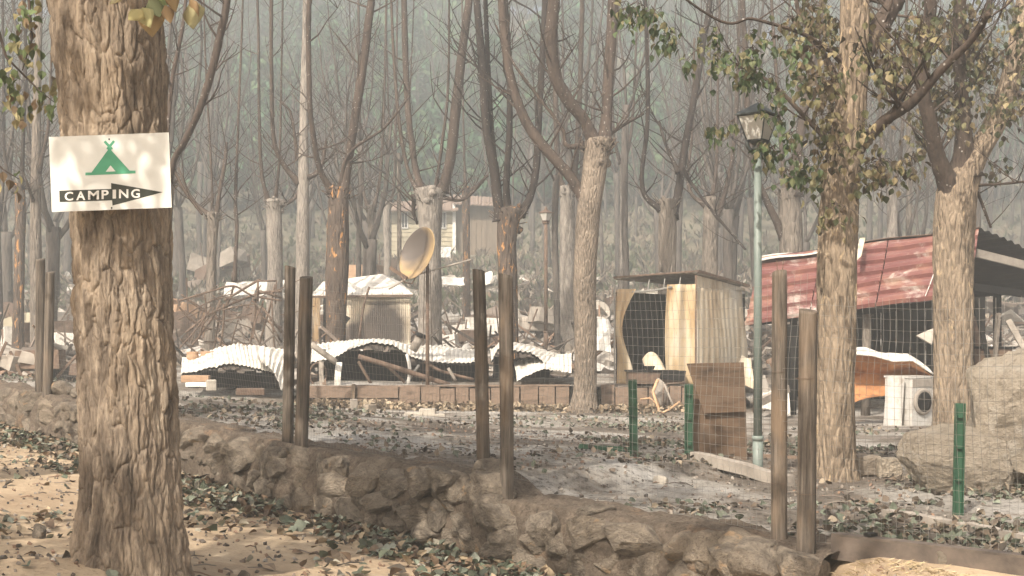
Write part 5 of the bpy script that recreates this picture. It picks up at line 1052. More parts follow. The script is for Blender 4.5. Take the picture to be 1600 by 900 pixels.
# ------------------------------------------------------------------ tangle of bent steel tube frame
tf = thing('tube_frame', P(360, 560, 26.5), 'collapsed tangle of dark bent steel tubes beyond the humped white sheet', 'metal frame')
r = random.Random(14)
tubes = [[(280, 470), (330, 455), (365, 447), (395, 462), (440, 470)], [(278, 500), (320, 475), (350, 465), (375, 470)], [(300, 540), (330, 500), (345, 470)], [(345, 475), (340, 510), (332, 560)], [(350, 475), (348, 520), (337, 565)], [(403, 440), (403, 470)], [(432, 440), (430, 475)], [(403, 439), (432, 439)], [(350, 470), (400, 440), (405, 439)],
         [(430, 445), (422, 480), (410, 520), (402, 555)], [(425, 470), (427, 520), (430, 550)], [(290, 520), (330, 490), (400, 460), (440, 455)], [(280, 545), (310, 510), (330, 480)], [(365, 446), (360, 465), (352, 480)], [(405, 455), (440, 465)], [(400, 465), (398, 500), (388, 550)], [(410, 480), (440, 520)], [(280, 480), (300, 500), (330, 515)], [(283, 460), (310, 480), (345, 500)], [(420, 500), (440, 535)],
         [(281, 530), (300, 545), (318, 560)], [(372, 500), (366, 520), (361, 540)], [(395, 470), (415, 500), (440, 512)], [(395, 530), (400, 500), (412, 470)], [(320, 460), (322, 490), (310, 530)]]
for k in range(34):
    x, y = r.uniform(278, 440), r.uniform(455, 540); a = r.uniform(-1.2, 1.2); L = r.uniform(18, 60); tubes.append([(x, y), (x+math.cos(a)*L*.5, y-math.sin(a)*L*.5+r.uniform(-4, 4)), (x+math.cos(a)*L, min(y-math.sin(a)*L, 562))])
for k, t in enumerate(tubes):
    D = 26.5+r.uniform(-.7, .7); pts = [P(x, y, D+.15*i) for i, (x, y) in enumerate(t)]; mb = MB(); w = r.uniform(.016, .028) if k < 25 else r.uniform(.007, .014)
    if len(pts) > 2: pts, _ = smooth_path(pts, [w]*len(pts), 6*len(pts))
    mb.tube(pts, w, 6); mb.build('tube', M['rusty_iron'], tf, True)
# pots and bricks near the humped sheet
for i, (x, y, s, lab) in enumerate(((301, 566, 19, 'squat clay pot beside the taller pot near the tangled tubes'), (324, 568, 22, 'taller tan clay pot at the foot of the tangled tubes'))):
    k = s/2/F*25.2; mb = MB(); b = P(x, y, 25.2); mb.lathe(b, [(k*.75, 0), (k*.95, k*.5), (k, k*1.1), (k*.9, k*1.3), (k*.98, k*1.5), (k*.98, k*1.75), (k*.85, k*1.75), (k*.8, k*1.2)], 20); tag(mb.build('clay_pot', M['clay'], None, True), lab, 'pot')
def block_at(px, py, D, sx, sy, sz, rz, mat, label, cat, name, group=None, dz=0, ry=0):
    p = P(px, py, D); p.z = max(p.z, gz(p.x, p.y)+sz*.3) if dz == 0 else p.z; 
    import bmesh
    bm = bmesh.new(); bmesh.ops.create_cube(bm, size=1); 
    for v in bm.verts: v.co = Vector((v.co.x*sx, v.co.y*sy, v.co.z*sz))
    bmesh.ops.bevel(bm, geom=bm.edges[:], offset=min(sx, sy, sz)*.08, segments=1, affect='EDGES'); me = bpy.data.meshes.new(name); bm.to_mesh(me); bm.free()
    o = link(name, me, mat); o.location = p; o.rotation_euler = (ry*.6, ry, rz); return tag(o, label, cat, group)
GB = 'grey blocks heaped before the timber edging'
for i, (x, y, sx, rz, lab) in enumerate(((640, 660, .36, .1, 'long grey concrete block at the bottom of the heap before the dish pole'), (672, 661, .3, -.2, 'concrete block at the bottom of the heap, nearest the cracked post'), (655, 671, .34, .3, 'concrete block lying flat in front of the heap'), (648, 650, .3, -.15, 'concrete block resting on top of the heap before the dish pole'), (680, 652, .28, .25, 'small concrete block atop the heap, under the dish pole'), (668, 644, .26, .0, 'topmost concrete block of the heap'))):
    block_at(x, y, 20.6, sx, .2, .12, rz, M['concrete'], lab, 'block', 'concrete_block', GB, dz=1)
block_at(306, 592, 23.6, .5, .25, .13, .1, M['clay'], 'brown brick slab under the edge of the humped white sheet', 'slab', 'brick_slab'); block_at(330, 602, 23.2, .18, .2, .2, .3, M['concrete'], 'small grey cube block before the humped white sheet', 'block', 'concrete_block'); block_at(309, 601, 23.3, .4, .2, .08, -.1, M['white_paint'], 'pale slab lying before the brick slab', 'slab', 'stone_slab')
block_at(391, 612, 22.9, .5, .3, .12, .2, M['rusty_iron'], 'rusty flat box before the crumpled sheet flap', 'box', 'flat_box')
block_at(553, 655, 21.5, .12, .12, .25, .3, M['plank_grey'], 'short grey stake stump before the timber edging', 'stump', 'stake_stump'); block_at(578, 660, 21.0, .18, .14, .16, .8, M['stone'], 'small grey stone lump near the stake stump', 'stone', 'loose_stone')

# ------------------------------------------------------------------ red roofed shelter
rs = thing('red_roof_shelter', P(1400, 620, 23), 'open shelter with faded red ribbed metal roof sagging towards the lamp post', 'shelter')
RR, RL, ER, EL = P(1530, 359, 22), P(1188, 402, 23.7), P(1514, 460, 20.8), P(1164, 508, 22.4)
NR = 6
panels = [(0, .30), (.305, .60), (.605, .86), (.862, 1.0)]
for (u0, u1) in panels:
    G = []
    for i in range(25):
        u = u0+(u1-u0)*i/24; row = []
        for j in range(NR*10+1):
            v = j/(NR*10); p = RL.lerp(RR, u).lerp(EL.lerp(ER, u), v); n_ = (RR-RL).cross(EL-RL).normalized(); n_ = n_ if n_.z > 0 else -n_
            ph = (v*NR) % 1; rib = .06*(math.exp(-((ph-.92)/.06)**2))+.006*math.sin(v*NR*6*6.28); p = p+n_*(rib+.03*n1(u*6+v*2, 8)*1.0+.03*math.sin(u*14+v*5)*.4)+Vector((0, 0, .012*((u0*37) % 1)))
            row.append(p)
        G.append(row)
    mb = MB(); mb.grid(G, .004); mb.build('roof_sheet', M['red_roof'], rs)
for u in (.84,):                     # paint-worn seams where sheets overlap
    G = [[(RL.lerp(RR, u+.022*v+du).lerp(EL.lerp(ER, u-.03*v+du), v))+Vector((-.01, -.03, .034)) for v in np.linspace(.03, .97, 12)] for du in (0, .004)]
    mb = MB(); mb.grid(G, .003); mb.build('seam_strip', M['enamel'], rs)
mb = sheet4([RL+Vector((-.15, -.30, -.10)), RL.lerp(RR, .47)+Vector((-.05, -.2, -.02)), RL.lerp(RR, .47)+Vector((.1, .35, .04)), RL+Vector((0, .4, .03))], 20, 4, lambda u, v: .02*math.sin(u*9), .012); mb.build('ridge_cap', M['white_sheet'], rs)
mb = sheet4([RL.lerp(RR, .47)+Vector((0, -.05, .05)), RR+Vector((0, -.05, .04)), RR+Vector((.1, .25, .03)), RL.lerp(RR, .47)+Vector((.1, .3, .03))], 20, 4, lambda u, v: .015*math.sin(u*7), .012); mb.build('ridge_cap', M['rusty_iron'], rs)
mb = sheet4([P(1338, 408, 22.0), P(1343, 373, 22.6), P(1352, 372, 22.6), P(1346, 400, 22.0)], 3, 3, None, .01); mb.build('flashing', M['scorched_pale'], rs)
# rear slope, lifted by the fire; its dark underside shows at the open gable
bR0, bR1 = RR+Vector((.02, .05, .03)), RR+Vector((2.6, 1.3, -.92)); bL0, bL1 = RL+Vector((.02, .05, 0)), RL+Vector((1.6, 2.4, -.8))
G = [[bL0.lerp(bR0, u).lerp(bL1.lerp(bR1, u), v)+Vector((0, 0, .022*math.sin(v*16*6.28)+.05*math.sin(v*5))) for v in np.linspace(0, 1, 97)] for u in np.linspace(0, 1, 14)]
mb = MB(); mb.grid(G, .004); mb.build('rear_roof', M['galv_under'], rs)
plank('rafter', P(1524, 395, 21.9), P(1640, 424, 22.9), .06, .14, M['plank_grey'], rs); plank('rafter', P(1520, 448, 21.2), P(1620, 462, 22.6), .06, .12, M['charred'], rs)
plank('purlin', P(1170, 505, 22.7), P(1512, 470, 21.1), .08, .10, M['charred'], rs)
for (x, yt, yb, D, w, mt) in ((1352, 470, 590, 21.9, .16, 'bark_grey'), (1238, 495, 615, 22.2, .13, 'charred'), (1511, 462, 590, 21.3, .12, 'charred'), (1556, 455, 585, 23.4, .16, 'charred'), (1180, 505, 610, 22.9, .1, 'rusty_iron'), (1210, 505, 612, 24.6, .1, 'charred')):
    b = P(x, yb, D); b.z = gz(b.x, D)-.1; t = P(x+2, yt-4, D); mb = MB(); mb.tube([b, b.lerp(t, .5)+Vector((.015, 0, 0)), t], [w/2, w/2.1, w/2.2], 10); mb.build('post', M[mt], rs, True)
q0, q1 = P(1330, 620, 25.2), P(1540, 620, 25.2); n = 18
for k in range(n):
    a = q0.lerp(q1, k/n); b = q0.lerp(q1, (k+1)/n); hz_ = P(0, 455, 25.2).z+.1*random.Random(k).uniform(-1, 1); mb = MB(); mb.box(((a.x+b.x)/2, 25.2+.02*(k % 2), (hz_+.2)/2), (b.x-a.x-.01, .03, hz_-.2)); mb.build('wall_board', M['charred'], rs)
q0, q1 = P(1225, 615, 25.6), P(1330, 620, 25.6)
for k in range(8):
    a = q0.lerp(q1, k/8); b = q0.lerp(q1, (k+1)/8); hz_ = 1.9; mb = MB(); mb.box(((a.x+b.x)/2, 25.6+.02*(k % 2), (hz_+.2)/2), (b.x-a.x-.01, .03, hz_-.2)); mb.build('wall_board', M['charred'], rs)
# washing machine
wp = P(1420, 668, 19.3); wz = gz(wp.x, wp.y); wm = thing('washing_machine', (wp.x, wp.y, wz), 'fire faded white washing machine with round door under the red roof', 'washing machine')
def wbox(nm, c, s, mat, rot=.55, par=wm, rz=None):
    Rm = Matrix.Rotation(rot, 3, 'Z'); mb = MB(); mb.box(Vector((wp.x, wp.y, wz))+Rm @ Vector(c), s, Rm, jit=.004); return mb.build(nm, mat, par)
wbox('cabinet', (0, 0, .35), (.46, .52, .72), M['enamel']); wbox('top', (0, 0, .725), (.48, .54, .03), M['enamel']); wbox('control_panel', (0, -.266, .64), (.44, .012, .11), M['plank_grey'])
Rm = Matrix.Rotation(.55, 3, 'Z'); Rf = Rm @ Matrix.Rotation(math.pi/2, 3, 'X'); fc_ = Vector((wp.x, wp.y, wz))+Rm @ Vector((0, -.26, .36))
mb = MB(); mb.lathe(fc_, [(.20, 0), (.20, .02), (.185, .035), (.15, .04), (.135, .025)], 30, Rf); dr = mb.build('door', M['plank_grey'], wm, True)
mb = MB(); mb.lathe(fc_, [(.15, .0), (.15, .043), (.12, .05), (.06, .046), (.01, .044)], 30, Rf); g_ = link('door_glass', mb.mesh('door_glass', True), M['charred']); set_parent(g_, dr)
sp_ = sheet4([P(1380, 668, 19.3), P(1406, 672, 18.95), P(1414, 590, 18.98), P(1388, 590, 19.3)], 8, 8, lambda u, v: .02*math.sin(u*5+v*2), .006).build('side_panel', M['enamel'], None); tag(sp_, 'loose white appliance panel leaning on the side of the washing machine', 'panel')
# folded rusty car bonnet like sheet
fs = thing('folded_sheet', P(1380, 640, 19.8), 'folded metal sheet, white on top, rust orange inside, beside the washing machine', 'metal sheet')
tl = [(1325, 552), (1362, 554), (1395, 563), (1426, 562), (1458, 583)]; G = []; G2 = []
for i in range(33):
    u = i/32; x = np.interp(u, np.linspace(0, 1, 5), [a for a, b in tl]); y = np.interp(u, np.linspace(0, 1, 5), [b for a, b in tl]); e = P(x, y, 19.3)
    fade = 1-.75*u
    G.append([e+Vector((0, .5*v, .10*math.sin(v*2.4)-.015*math.sin(u*20)*v)) for v in np.linspace(0, 1, 8)])
    G2.append([e+Vector((.04*math.sin(v*6), .03+.34*math.sin(v*2.9)+.1*v, -.02-.82*fade*v+.03*math.sin(v*14+u*4))) for v in np.linspace(0, 1, 20)])
mb = MB(); mb.grid(G, .006); mb.build('outer_skin', M['white_sheet'], fs, True); mb = MB(); mb.grid(G2, .005); mb.build('inner_skin', M['rust'], fs, True)
mb = MB(); mb.tube([e_[0]+Vector((0, -.008, -.012)) for e_ in G], .014, 6); mb.build('lip', M['white_sheet'], fs, True)
mb = sheet4([P(1432, 524, 20.6), P(1456, 538, 20.6), P(1462, 512, 20.8), P(1450, 516, 20.8)], 4, 4, None, .02); tag(mb.build('hanging_panel', M['concrete'], None), 'pale torn panel hanging in the dark of the red roofed shelter', 'panel')
for i, (pts, w, h, mt, lab) in enumerate((([(1522, 470), (1545, 562)], .07, .05, 'charred', 'charred prop leaning at the open end of the red roofed shelter'), ([(1560, 490), (1553, 570)], .05, .12, 'bark_grey', 'grey split plank upright beyond the stout leafy tree'), ([(1575, 500), (1612, 565)], .1, .04, 'plank_grey', 'pale splintered plank leaning at the open gable'), ([(1525, 494), (1530, 575)], .09, .03, 'rusty_iron', 'rusty strip upright behind the stout leafy tree'), ([(1535, 556), (1600, 552)], .1, .06, 'timber', 'charred rail lying level beyond the big boulder'))):
    o = plank('burnt_plank', P(*pts[0], 21.5+.2*i), P(*pts[1], 21.3+.2*i), w, h, M[mt], None, (0, 1, .1)); tag(o, lab, 'plank')
bx = thing('burnt_cabinet', P(1550, 590, 21.8), 'rusty brown cabinet standing beyond the big boulder under the gable', 'cabinet'); mb = MB(); mb.box(P(1552, 566, 21.8), (.5, .4, .48), jit=.02); mb.build('body', M['rusty_iron'], bx); mb = MB(); mb.box(P(1552, 566, 21.58), (.42, .02, .38)); mb.build('door', M['plywood'], bx); mb = MB(); mb.box(P(1552, 543, 21.8), (.58, .46, .04)); mb.build('top', M['charred'], bx)
mb = sheet4([P(1150, 600, 23.9), P(1176, 606, 23.7), P(1174, 560, 24.0), P(1160, 555, 24.1)], 6, 6, lambda u, v: .08*math.sin(u*4+v*3), .004); tag(mb.build('curled_sheet', M['scorched_pale'], None), 'curled scorched sheet leaning on the shed corner behind the lamp post', 'metal sheet')
mb = sheet4([P(1185, 640, 21.5), P(1235, 648, 21.2), P(1232, 606, 22.3), P(1192, 610, 22.3)], 10, 10, lambda u, v: .05*math.sin(u*6+v*4), .005); tag(mb.build('crumpled_sheet', M['white_sheet'], None), 'crumpled white sheet on the ground between lamp post and tall narrow post', 'metal sheet')
plank_o = plank('fallen_beam', P(1188, 628, 20.5), P(1230, 607, 20.9), .1, .12, M['plank_grey'], None); tag(plank_o, 'grey beam propped behind the tall narrow post', 'beam')

# ------------------------------------------------------------------ boulders and loose stones
def boulder(px, py, D, w, d_, h, label, seed, mat='rock', name='boulder', V=IV5, Fc=IF5, sink=.3, rz=0., group=None, amp=.16):
    me = rock_mesh(name, seed, V, Fc, .30, amp, 1.3, 9); p = P(px, py, D); o = link(name, me, M[mat]); o.location = (p.x, p.y, gz(p.x, p.y)+h*(.5-sink)); o.scale = (w/2, d_/2, h/2); o.rotation_euler = (0, 0, rz); return tag(o, label, 'boulder' if w > .4 else 'stone', group)
boulder(1612, 770, 10.3, 1.35, 1.3, 1.36, 'large rounded granite boulder rising beside the stout leafy tree', 5, sink=.24, rz=.4)
boulder(1492, 765, 10.0, .86, .6, .66, 'smaller smooth boulder low at the foot of the big granite boulder', 8, sink=.24, amp=.1)
block_at(1353, 727, 11.0, .22, .16, .17, .2, M['stone'], 'brown stone block between the tan tree and small boulder', 'stone', 'stone_block'); block_at(1388, 722, 10.9, .17, .14, .07, .1, M['rock'], 'pale flat stone stacked beside the small boulder', 'stone', 'stone_block', dz=1); block_at(1389, 736, 10.9, .2, .16, .10, -.1, M['rock'], 'tan stone block under the pale flat stone', 'stone', 'stone_block', dz=1)
boulder(1032, 752, 10.2, .13, .1, .10, 'small whitish stone lying on ash before the green posts', 15, 'concrete', 'loose_stone', IV3, IF3)
boulder(1480, 890, 6.7, .13, .1, .10, 'pale stone lying on dry earth below the steel channel', 16, 'rock', 'loose_stone', IV3, IF3)
boulder(1005, 690, 13.5, .12, .1, .10, 'dark stone lump behind the twisted green post', 17, 'stone', 'loose_stone', IV3, IF3)
boulder(62, 832, 8.6, .10, .09, .14, 'round brown stone on the sand left of the sign tree', 18, 'stone', 'loose_stone', IV3, IF3, sink=.1)
bpy.context.view_layer.objects.active = None
for o in [o for o in bpy.data.objects if o.get('label', '').startswith(('round brown stone', 'pale stone lying'))]: o.location.z = nz(o.location.x, o.location.y)+.03
for i, (x, D, w, h, lab) in enumerate(((1012, 52, 1.3, .9, 'pale squarish boulder on the slope above the yellow shed'), (932, 46, 1.0, 1.1, 'grey upright boulder beside the pale forked tree, on the slope'), (1060, 47, 1.7, .8, 'low wide boulder on the slope above the shed ridge'), (1150, 44, 1.5, 1.2, 'pale boulder between lamp pole and red roof'), (705, 58, 1.1, .9, 'whitish boulder at the foot of the cream cabin'))):
    boulder(x, 0, D, w, w*.8, h, lab, 60+i, 'rock_far', 'boulder', IV3, IF3)

# ------------------------------------------------------------------ cabin on the slope
CD = 74
cb = thing('cabin', P(690, 400, CD), 'cream walled cabin with reddish roof and boarded wing, half hidden by trunks', 'house')
zb = P(0, 404, CD).z-.8; k = CD/F
def cbox(nm, x0, x1, y0, y1, D, th, mat, par=cb):
    a, b = P(x0, y1, D), P(x1, y0, D); mb = MB(); mb.box(((a.x+b.x)/2, D+th/2, (a.z+b.z)/2), (b.x-a.x, th, b.z-a.z)); return mb.build(nm, mat, par)
cbox('wall', 612, 712, 326, 420, CD, 4, M['cream_wall'])
for j in range(11): cbox('board', 612, 712, 329+j*7, 335+j*7, CD-.05, .05, M['cream_wall'])
for x in (632, 692):
    fr = cbox('window', x-5.5, x+5.5, 331, 357, CD-.12, .07, M['white_paint']); cbox('pane', x-4, x-.6, 333, 355, CD-.14, .02, M['glass_dark'], fr); cbox('pane', x+.6, x+4, 333, 355, CD-.14, .02, M['glass_dark'], fr)
cbox('corner_post', 707, 712, 318, 410, CD-.15, .15, M['white_paint'])
for j in range(8): cbox('wing_board', 712+j*8.2, 719.6+j*8.2, 318, 412, CD+.3+.03*(j % 2), .1, M['brown_boards'])
cbox('wing_wall', 712, 778, 316, 412, CD+.42, 3.5, M['brown_boards'])
mb = sheet4([P(600, 328, CD-.7), P(716, 328, CD-.7), P(716, 306, CD+3), P(600, 318, CD+3)], 30, 6, lambda u, v: .04*math.sin(u*120), .08); mb.build('roof', M['roof_tile_red'], cb)
mb = sheet4([P(708, 317, CD-.4), P(784, 321, CD-.4), P(784, 309, CD+3.6), P(708, 304, CD+3.6)], 30, 6, lambda u, v: .04*math.sin(u*80), .08); mb.build('wing_roof', M['roof_tile_red'], cb)
# ------------------------------------------------------------------ rubble, litter and small stuff
npr = np.random.default_rng(11); r = random.Random(11)
DEBC = [(.44, .41, .37), (.34, .31, .27), (.24, .205, .17), (.17, .135, .11), (.10, .083, .07), (.22, .14, .095), (.055, .05, .045), (.34, .285, .225), (.48, .46, .43)]
mb = MB()
for _ in range(2600):
    y = r.choice((r.uniform(26, 40), r.uniform(30, 62))); x = r.uniform(-.47, .40)*y; px = 800+x/y*F
    if px > 1180 and y < 30: continue
    g = gz(x, y) if y > 31 else max(gz(x, y), .75 if -4.2 < x < 4.5 and y < 30 else 0); c = r.choice(DEBC); q = r.random(); s = r.uniform(.5, 1.3)*(1 if y < 40 else 1.3)
    Rm = Euler((r.gauss(0, .35), r.gauss(0, .35), r.uniform(0, 6.28))).to_matrix()
    if q < .42: mb.box((x, y, g+.05*s), (.45*s*r.uniform(.4, 1.5), .3*s, .16*s*r.uniform(.4, 1.6)), Rm, c, .05*s, r)
    elif q < .62: mb.box((x, y, g+.10*s), (.9*s*r.uniform(.5, 1.3), .7*s, .02), Rm, r.choice(DEBC[:6]+[(.58, .55, .51)]), .08*s, r)
    else:
        a = r.uniform(0, 6.28); L = r.uniform(.4, 1.6); e = r.uniform(-.05, 1.1); p0 = Vector((x, y, g+.03)); mb.beam(p0, p0+Vector((math.cos(a)*L, math.sin(a)*L, L*e*.8)), r.uniform(.02, .06), r.uniform(.02, .06), r.choice(DEBC[2:7]))
o = mb.build('rubble', M['debris']); tag(o, 'ashen rubble of burnt boards, blocks and sticks strewn over the camp slope', 'rubble', kind='stuff')
# larger wrecks that stand out of the rubble
def wreck(px, py, D, w, h, d_, mat, lab, seed, cat='wreck', name='burnt_wreck'):
    rr = random.Random(seed); p = P(px, py, D); p.z = gz(p.x, D); root = thing(name, p, lab, cat)
    for i in range(6):
        mb = MB(); Rm = Euler((rr.gauss(0, .12), rr.gauss(0, .18), rr.gauss(0, .5))).to_matrix(); s = rr.uniform(.5, 1)
        mb.box(p+Vector((rr.uniform(-.35, .35)*w, rr.uniform(-.4, .4)*d_, h*rr.uniform(.25, .75))), (w*s*.7, .03 if i % 2 else d_*s*.5, h*s*(.6 if i else .9)), Rm, jit=.06*h, rnd=rr); mb.build('panel', M[mat] if i % 3 else M['rusty_iron'], root)
    for i in range(5):
        a = p+Vector((rr.uniform(-.5, .5)*w, rr.uniform(-.4, .4)*d_, 0)); mb = MB(); mb.beam(a, a+Vector((rr.gauss(0, .2)*w, rr.gauss(0, .2), h*rr.uniform(.8, 1.4))), .04, .04); mb.build('bar', M['rusty_iron'], root)
for i, (px, D, w, h, mt, lab) in enumerate(((290, 38, 1.6, 1.5, 'clay', 'reddish burnt panels beside the sign trunk, above the tangled tubes'), (390, 42, 2.2, .9, 'plank_grey', 'heap of pale panels behind the tangled tubes'), (500, 45, 1.8, .8, 'white_sheet', 'white capped wreck behind the slender mottled tree'),
     (575, 55, 2.2, 1.4, 'clay', 'brick red wreck below the cream cabin corner'), (760, 40, 2.4, 1.0, 'white_sheet', 'bright white panels between the cracked post and flaking trunk'), (840, 41, 2.2, .9, 'plank_grey', 'grey wreck at the foot of the distant lamp'), (720, 36, 1.6, .7, 'white_sheet', 'white boxes heaped behind the slanting pole'),
     (90, 34, 2.2, .9, 'white_sheet', 'pale wreck behind the dark end posts'), (15, 40, 2.4, 1.1, 'cream_wall', 'yellowish burnt panels beyond the fence end'), (130, 24, 1.5, .5, 'charred', 'low charred heap behind the wall between end posts and sign trunk'), (30, 22, 1.4, .45, 'plank_grey', 'low grey heap of slabs just behind the earthy wall end'),
     (640, 62, 2.2, 1.0, 'enamel', 'pale wreck on the slope under the cabin windows'), (985, 50, 1.6, .7, 'white_sheet', 'white panels low on the slope right of the pale forked tree'), (350, 60, 3.0, 1.4, 'plank_grey', 'grey collapsed hut high on the slope behind the forked stump'), (1345, 38, 2, 1.3, 'enamel', 'pale wreck seen beyond the red roof ridge'))):
    wreck(px, 0, D, w, h, w*.7, mt, lab, 300+i)
for i, (x0, y0, x1, y1, D, lab) in enumerate(((745, 425, 770, 445, 36, 'bright white sheet standing behind the cracked post'), (683, 385, 705, 402, 60, 'white square board propped below the cabin window'), (690, 432, 725, 445, 40, 'white sheet lying right of the dish'), (400, 437, 442, 462, 36, 'pale board wall behind the tangled tubes'), (350, 440, 398, 462, 37, 'long pale board behind the forked stump'), (955, 495, 900, 548, 27, 'white ash covered sheet behind the forked pale tree'))):
    a, b = P(min(x0, x1), y1, D), P(max(x0, x1), y0, D); mb = sheet4([a, Vector((b.x, D, a.z)), b+Vector((0, .3, 0)), Vector((a.x, D+.3, b.z))], 6, 4, lambda u, v: Vector((.12*n1(v*2+u, i), .2*n1(u*4+v, i+2), .10*n1(u*3, i+4))), .02); tag(mb.build('white_board', M['enamel' if i != 0 else 'white_sheet']), lab, 'board')

# fallen leaves
GRN = [(.10, .125, .085), (.16, .18, .135), (.26, .275, .22), (.075, .09, .06), (.19, .14, .095), (.16, .105, .065), (.10, .07, .05), (.30, .235, .155), (.055, .045, .035), (.26, .24, .19)]
def litter(n, fs, ft, size, hfun, lift, tilt, dens, seed, thr=(.05, .40)):
    g = np.random.default_rng(seed); S = fs(g, n); T_ = ft(g, n); X = W0[0]+S*WD[0]+T_*WN[0]; Y = W0[1]+S*WD[1]+T_*WN[1]
    k = fbm(np.stack([X*dens, Y*dens, 0*X], 1), 3, seed) > g.uniform(thr[0], thr[1], n); X, Y = X[k], Y[k]; Z = hfun(X, Y)+lift+g.uniform(0, .03, len(X)); return np.stack([X, Y, Z], 1)
g0 = lambda a, b: (lambda g, n: g.uniform(a, b, n))
front = np.concatenate([litter(6500, g0(1.0, 15), lambda g, n: -.16-np.abs(g.normal(0, .30, n)), .09, near_h, .005, .5, 1.1, 33, (-.35, .2)), litter(13000, g0(1.2, 15), lambda g, n: -.2-np.abs(g.normal(0, .42, n)), .09, near_h, .005, .5, 1.3, 3), litter(4200, g0(-1, 14), g0(-5, -.4), .09, near_h, .005, .4, .9, 5)])
# the leaves that show largest lie singly on the ground, the rest as ground cover
GRNC = [(.11, .13, .095), (.17, .19, .145), (.085, .10, .07), (.15, .115, .085), (.10, .08, .062), (.25, .205, .15), (.065, .055, .045)]
o = link('leaf_litter', leaf_mesh('leaf_litter', front, .075, npr, GRN, .5), M['litter_leaf']); tag(o, 'withered green and brown fallen leaves drifted against the wall foot', 'leaves', kind='stuff')
camp = np.concatenate([litter(16000, g0(-3.5, 9), g0(.3, 9), .075, camp_h, .005, .5, .9, 7), litter(9000, g0(-3.5, 3), g0(.5, 4.5), .075, camp_h, .005, .5, .8, 9), litter(9000, g0(2, 18), g0(.5, 14), .075, camp_h, .005, .5, .4, 13)])
o = link('camp_leaf_litter', leaf_mesh('camp_leaf_litter', camp, .062, npr, GRNC, .6), M['litter_leaf']); tag(o, 'wilted leaves scattered over the ash inside the fence', 'leaves', kind='stuff')
g = np.random.default_rng(19); X = g.uniform(-4, 3.6, 2600); C = np.stack([X, TY-.1-np.abs(g.normal(0, .35, 2600)), 0*X], 1); C[:, 2] = camp_h(C[:, 0], C[:, 1])+g.uniform(.01, .09, 2600)
o = link('dry_leaf_drift', leaf_mesh('dry_leaf_drift', C, .10, npr, [(.30, .235, .16), (.20, .15, .10), (.12, .09, .065), (.38, .31, .22)], .6), M['litter_leaf']); tag(o, 'dry tan leaves drifted along the foot of the timber edging', 'leaves', kind='stuff')
protoL = [leaf_mesh('leaf', np.zeros((1, 3)), .10, np.random.default_rng(600+i), [GRN[i % 9]], .35) for i in range(18)]
for me in protoL: me.materials.append(M['litter_leaf'])
for i in range(150):
    s_ = r.uniform(1.6, 7.5); t_ = -.3-abs(r.gauss(0, .8)); x, y = (W0+s_*WD+t_*WN)
    if math.hypot(x+2.18, y-7.3) < .5: continue
    o = link('leaf', r.choice(protoL), None, ng); o.location = (x, y, nz(x, y)+.03); o.rotation_euler = (r.gauss(0, .35), r.gauss(0, .35), r.uniform(0, 6.28)); s = r.uniform(.7, 1.35); o.scale = (s, s, s)
# burnt scrub on the slope
g = np.random.default_rng(23); n = 16000; Y = 48+80*g.uniform(0, 1, n); X = g.uniform(-.47, .47, n)*Y; hb = g.uniform(.2, .8, n); Z = camp_h(X, Y); V = []; k = 6
for j in range(k):
    a = g.uniform(0, 6.28, n); sp = g.uniform(.1, .7, n)*hb; w = g.uniform(.005, .014, n)*(1+Y/70); p = np.stack([X, Y, Z-.05], 1); t = p+np.stack([np.cos(a)*sp, np.sin(a)*sp, hb*g.uniform(.5, 1, n)], 1); m_ = (p+t)/2+np.stack([g.normal(0, .06, n), g.normal(0, .06, n), .1*hb], 1); s_ = np.stack([w, 0*w, 0*w], 1)
    V.append(np.stack([p-s_, p+s_, m_+s_*.8, t], 1))
V = np.stack(V, 1).reshape(-1, 3); cc = np.array([(.10, .085, .07), (.16, .13, .10), (.055, .05, .045), (.09, .11, .06), (.22, .18, .135), (.07, .095, .05)])[g.integers(0, 6, n)]
o = link('burnt_scrub', npmesh('burnt_scrub', V, np.arange(len(V)).reshape(-1, 4), False, np.repeat(cc, k, 0)), M['debris']); tag(o, 'low burnt scrub and brambles covering the slope behind the camp', 'scrub', kind='stuff')
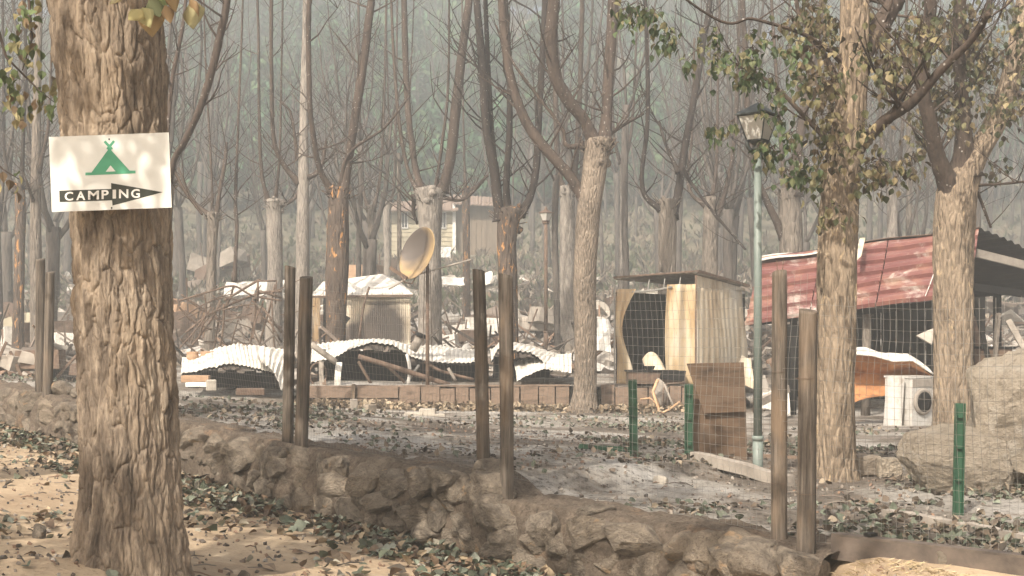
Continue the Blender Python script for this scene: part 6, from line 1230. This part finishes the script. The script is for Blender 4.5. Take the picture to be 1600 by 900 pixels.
# twigs, pebbles
mb = MB()
for _ in range(420):
    x = r.uniform(-6, 2.8); y = r.uniform(5.5, 14); t_ = (x-W0[0])*WN[0]+(y-W0[1])*WN[1]; h = nz if t_ < -.2 else (gz if t_ > .5 else None)
    if h is None: continue
    a = r.uniform(0, 6.28); L = r.uniform(.04, .22); p = Vector((x, y, h(x, y)+.008)); q = Vector((x+math.cos(a)*L, y+math.sin(a)*L, 0)); q.z = h(q.x, q.y)+.012; mb.tube([p, (p+q)/2+Vector((0, 0, .01)), q], [.004, .005, .003], 4, col=r.choice(DEBC[2:7]))
for _ in range(4500):
    x = r.uniform(-6, 3.4); y = r.uniform(5.5, 15); t_ = (x-W0[0])*WN[0]+(y-W0[1])*WN[1]; h = nz if t_ < -.2 else (gz if t_ > .5 else None)
    if h is None: continue
    s = r.uniform(.006, .022); Rm = Euler((r.uniform(0, 6), r.uniform(0, 6), r.uniform(0, 6))).to_matrix(); mb.box((x, y, h(x, y)+s*.3), (s*1.5, s, s), Rm, r.choice(DEBC[1:7]), s*.25, r)
o = mb.build('twigs_and_pebbles', M['debris']); tag(o, 'small twigs and pebbles scattered over sand and ash', 'pebbles', kind='stuff')
# dry grass on the bank under the steel channel
mb = MB()
for _ in range(1100):
    x = r.gauss(2.15, .5); y = 7.25-(x-1.7)*1.5-abs(r.gauss(.05, .3))
    t_ = (x-W0[0])*WN[0]+(y-W0[1])*WN[1]
    if t_ > -.02: continue
    z = nz(x, y); a = r.uniform(0, 6.28); L = r.uniform(.03, .09); w = .0025; d = Vector((math.cos(a), math.sin(a), r.uniform(.02, .5))).normalized()*L; s = Vector((-math.sin(a), math.cos(a), 0))*w; p = Vector((x, y, z-.005)); mb.add([p-s, p+s, p+d*.6+Vector((0, 0, .006))+s*.6, p+d], [(0, 1, 2, 3)], r.choice(((.46, .36, .21), (.38, .29, .17), (.52, .42, .27))))
o = mb.build('dry_grass', M['debris']); tag(o, 'straw coloured dry grass on the bank below the steel channel', 'grass', kind='stuff')

# ------------------------------------------------------------------ smoke in the air
mb = MB(); mb.box((0, 62, 26), (250, 240, 64)); hz = mb.build('haze', None); hm = bpy.data.materials.new('smoke_haze'); hm.use_nodes = True; nt = hm.node_tree; nt.nodes.remove(nt.nodes['Principled BSDF'])
pv = nt.nodes.new('ShaderNodeVolumePrincipled'); pv.inputs['Color'].default_value = (.88, .93, .94, 1); pv.inputs['Density'].default_value = HAZE; pv.inputs['Anisotropy'].default_value = 0.4
nt.links.new(pv.outputs[0], nt.nodes['Material Output'].inputs['Volume']); hz.data.materials.append(hm); tag(hz, 'thin pale smoke hanging over the whole burnt camp', 'smoke', kind='stuff')
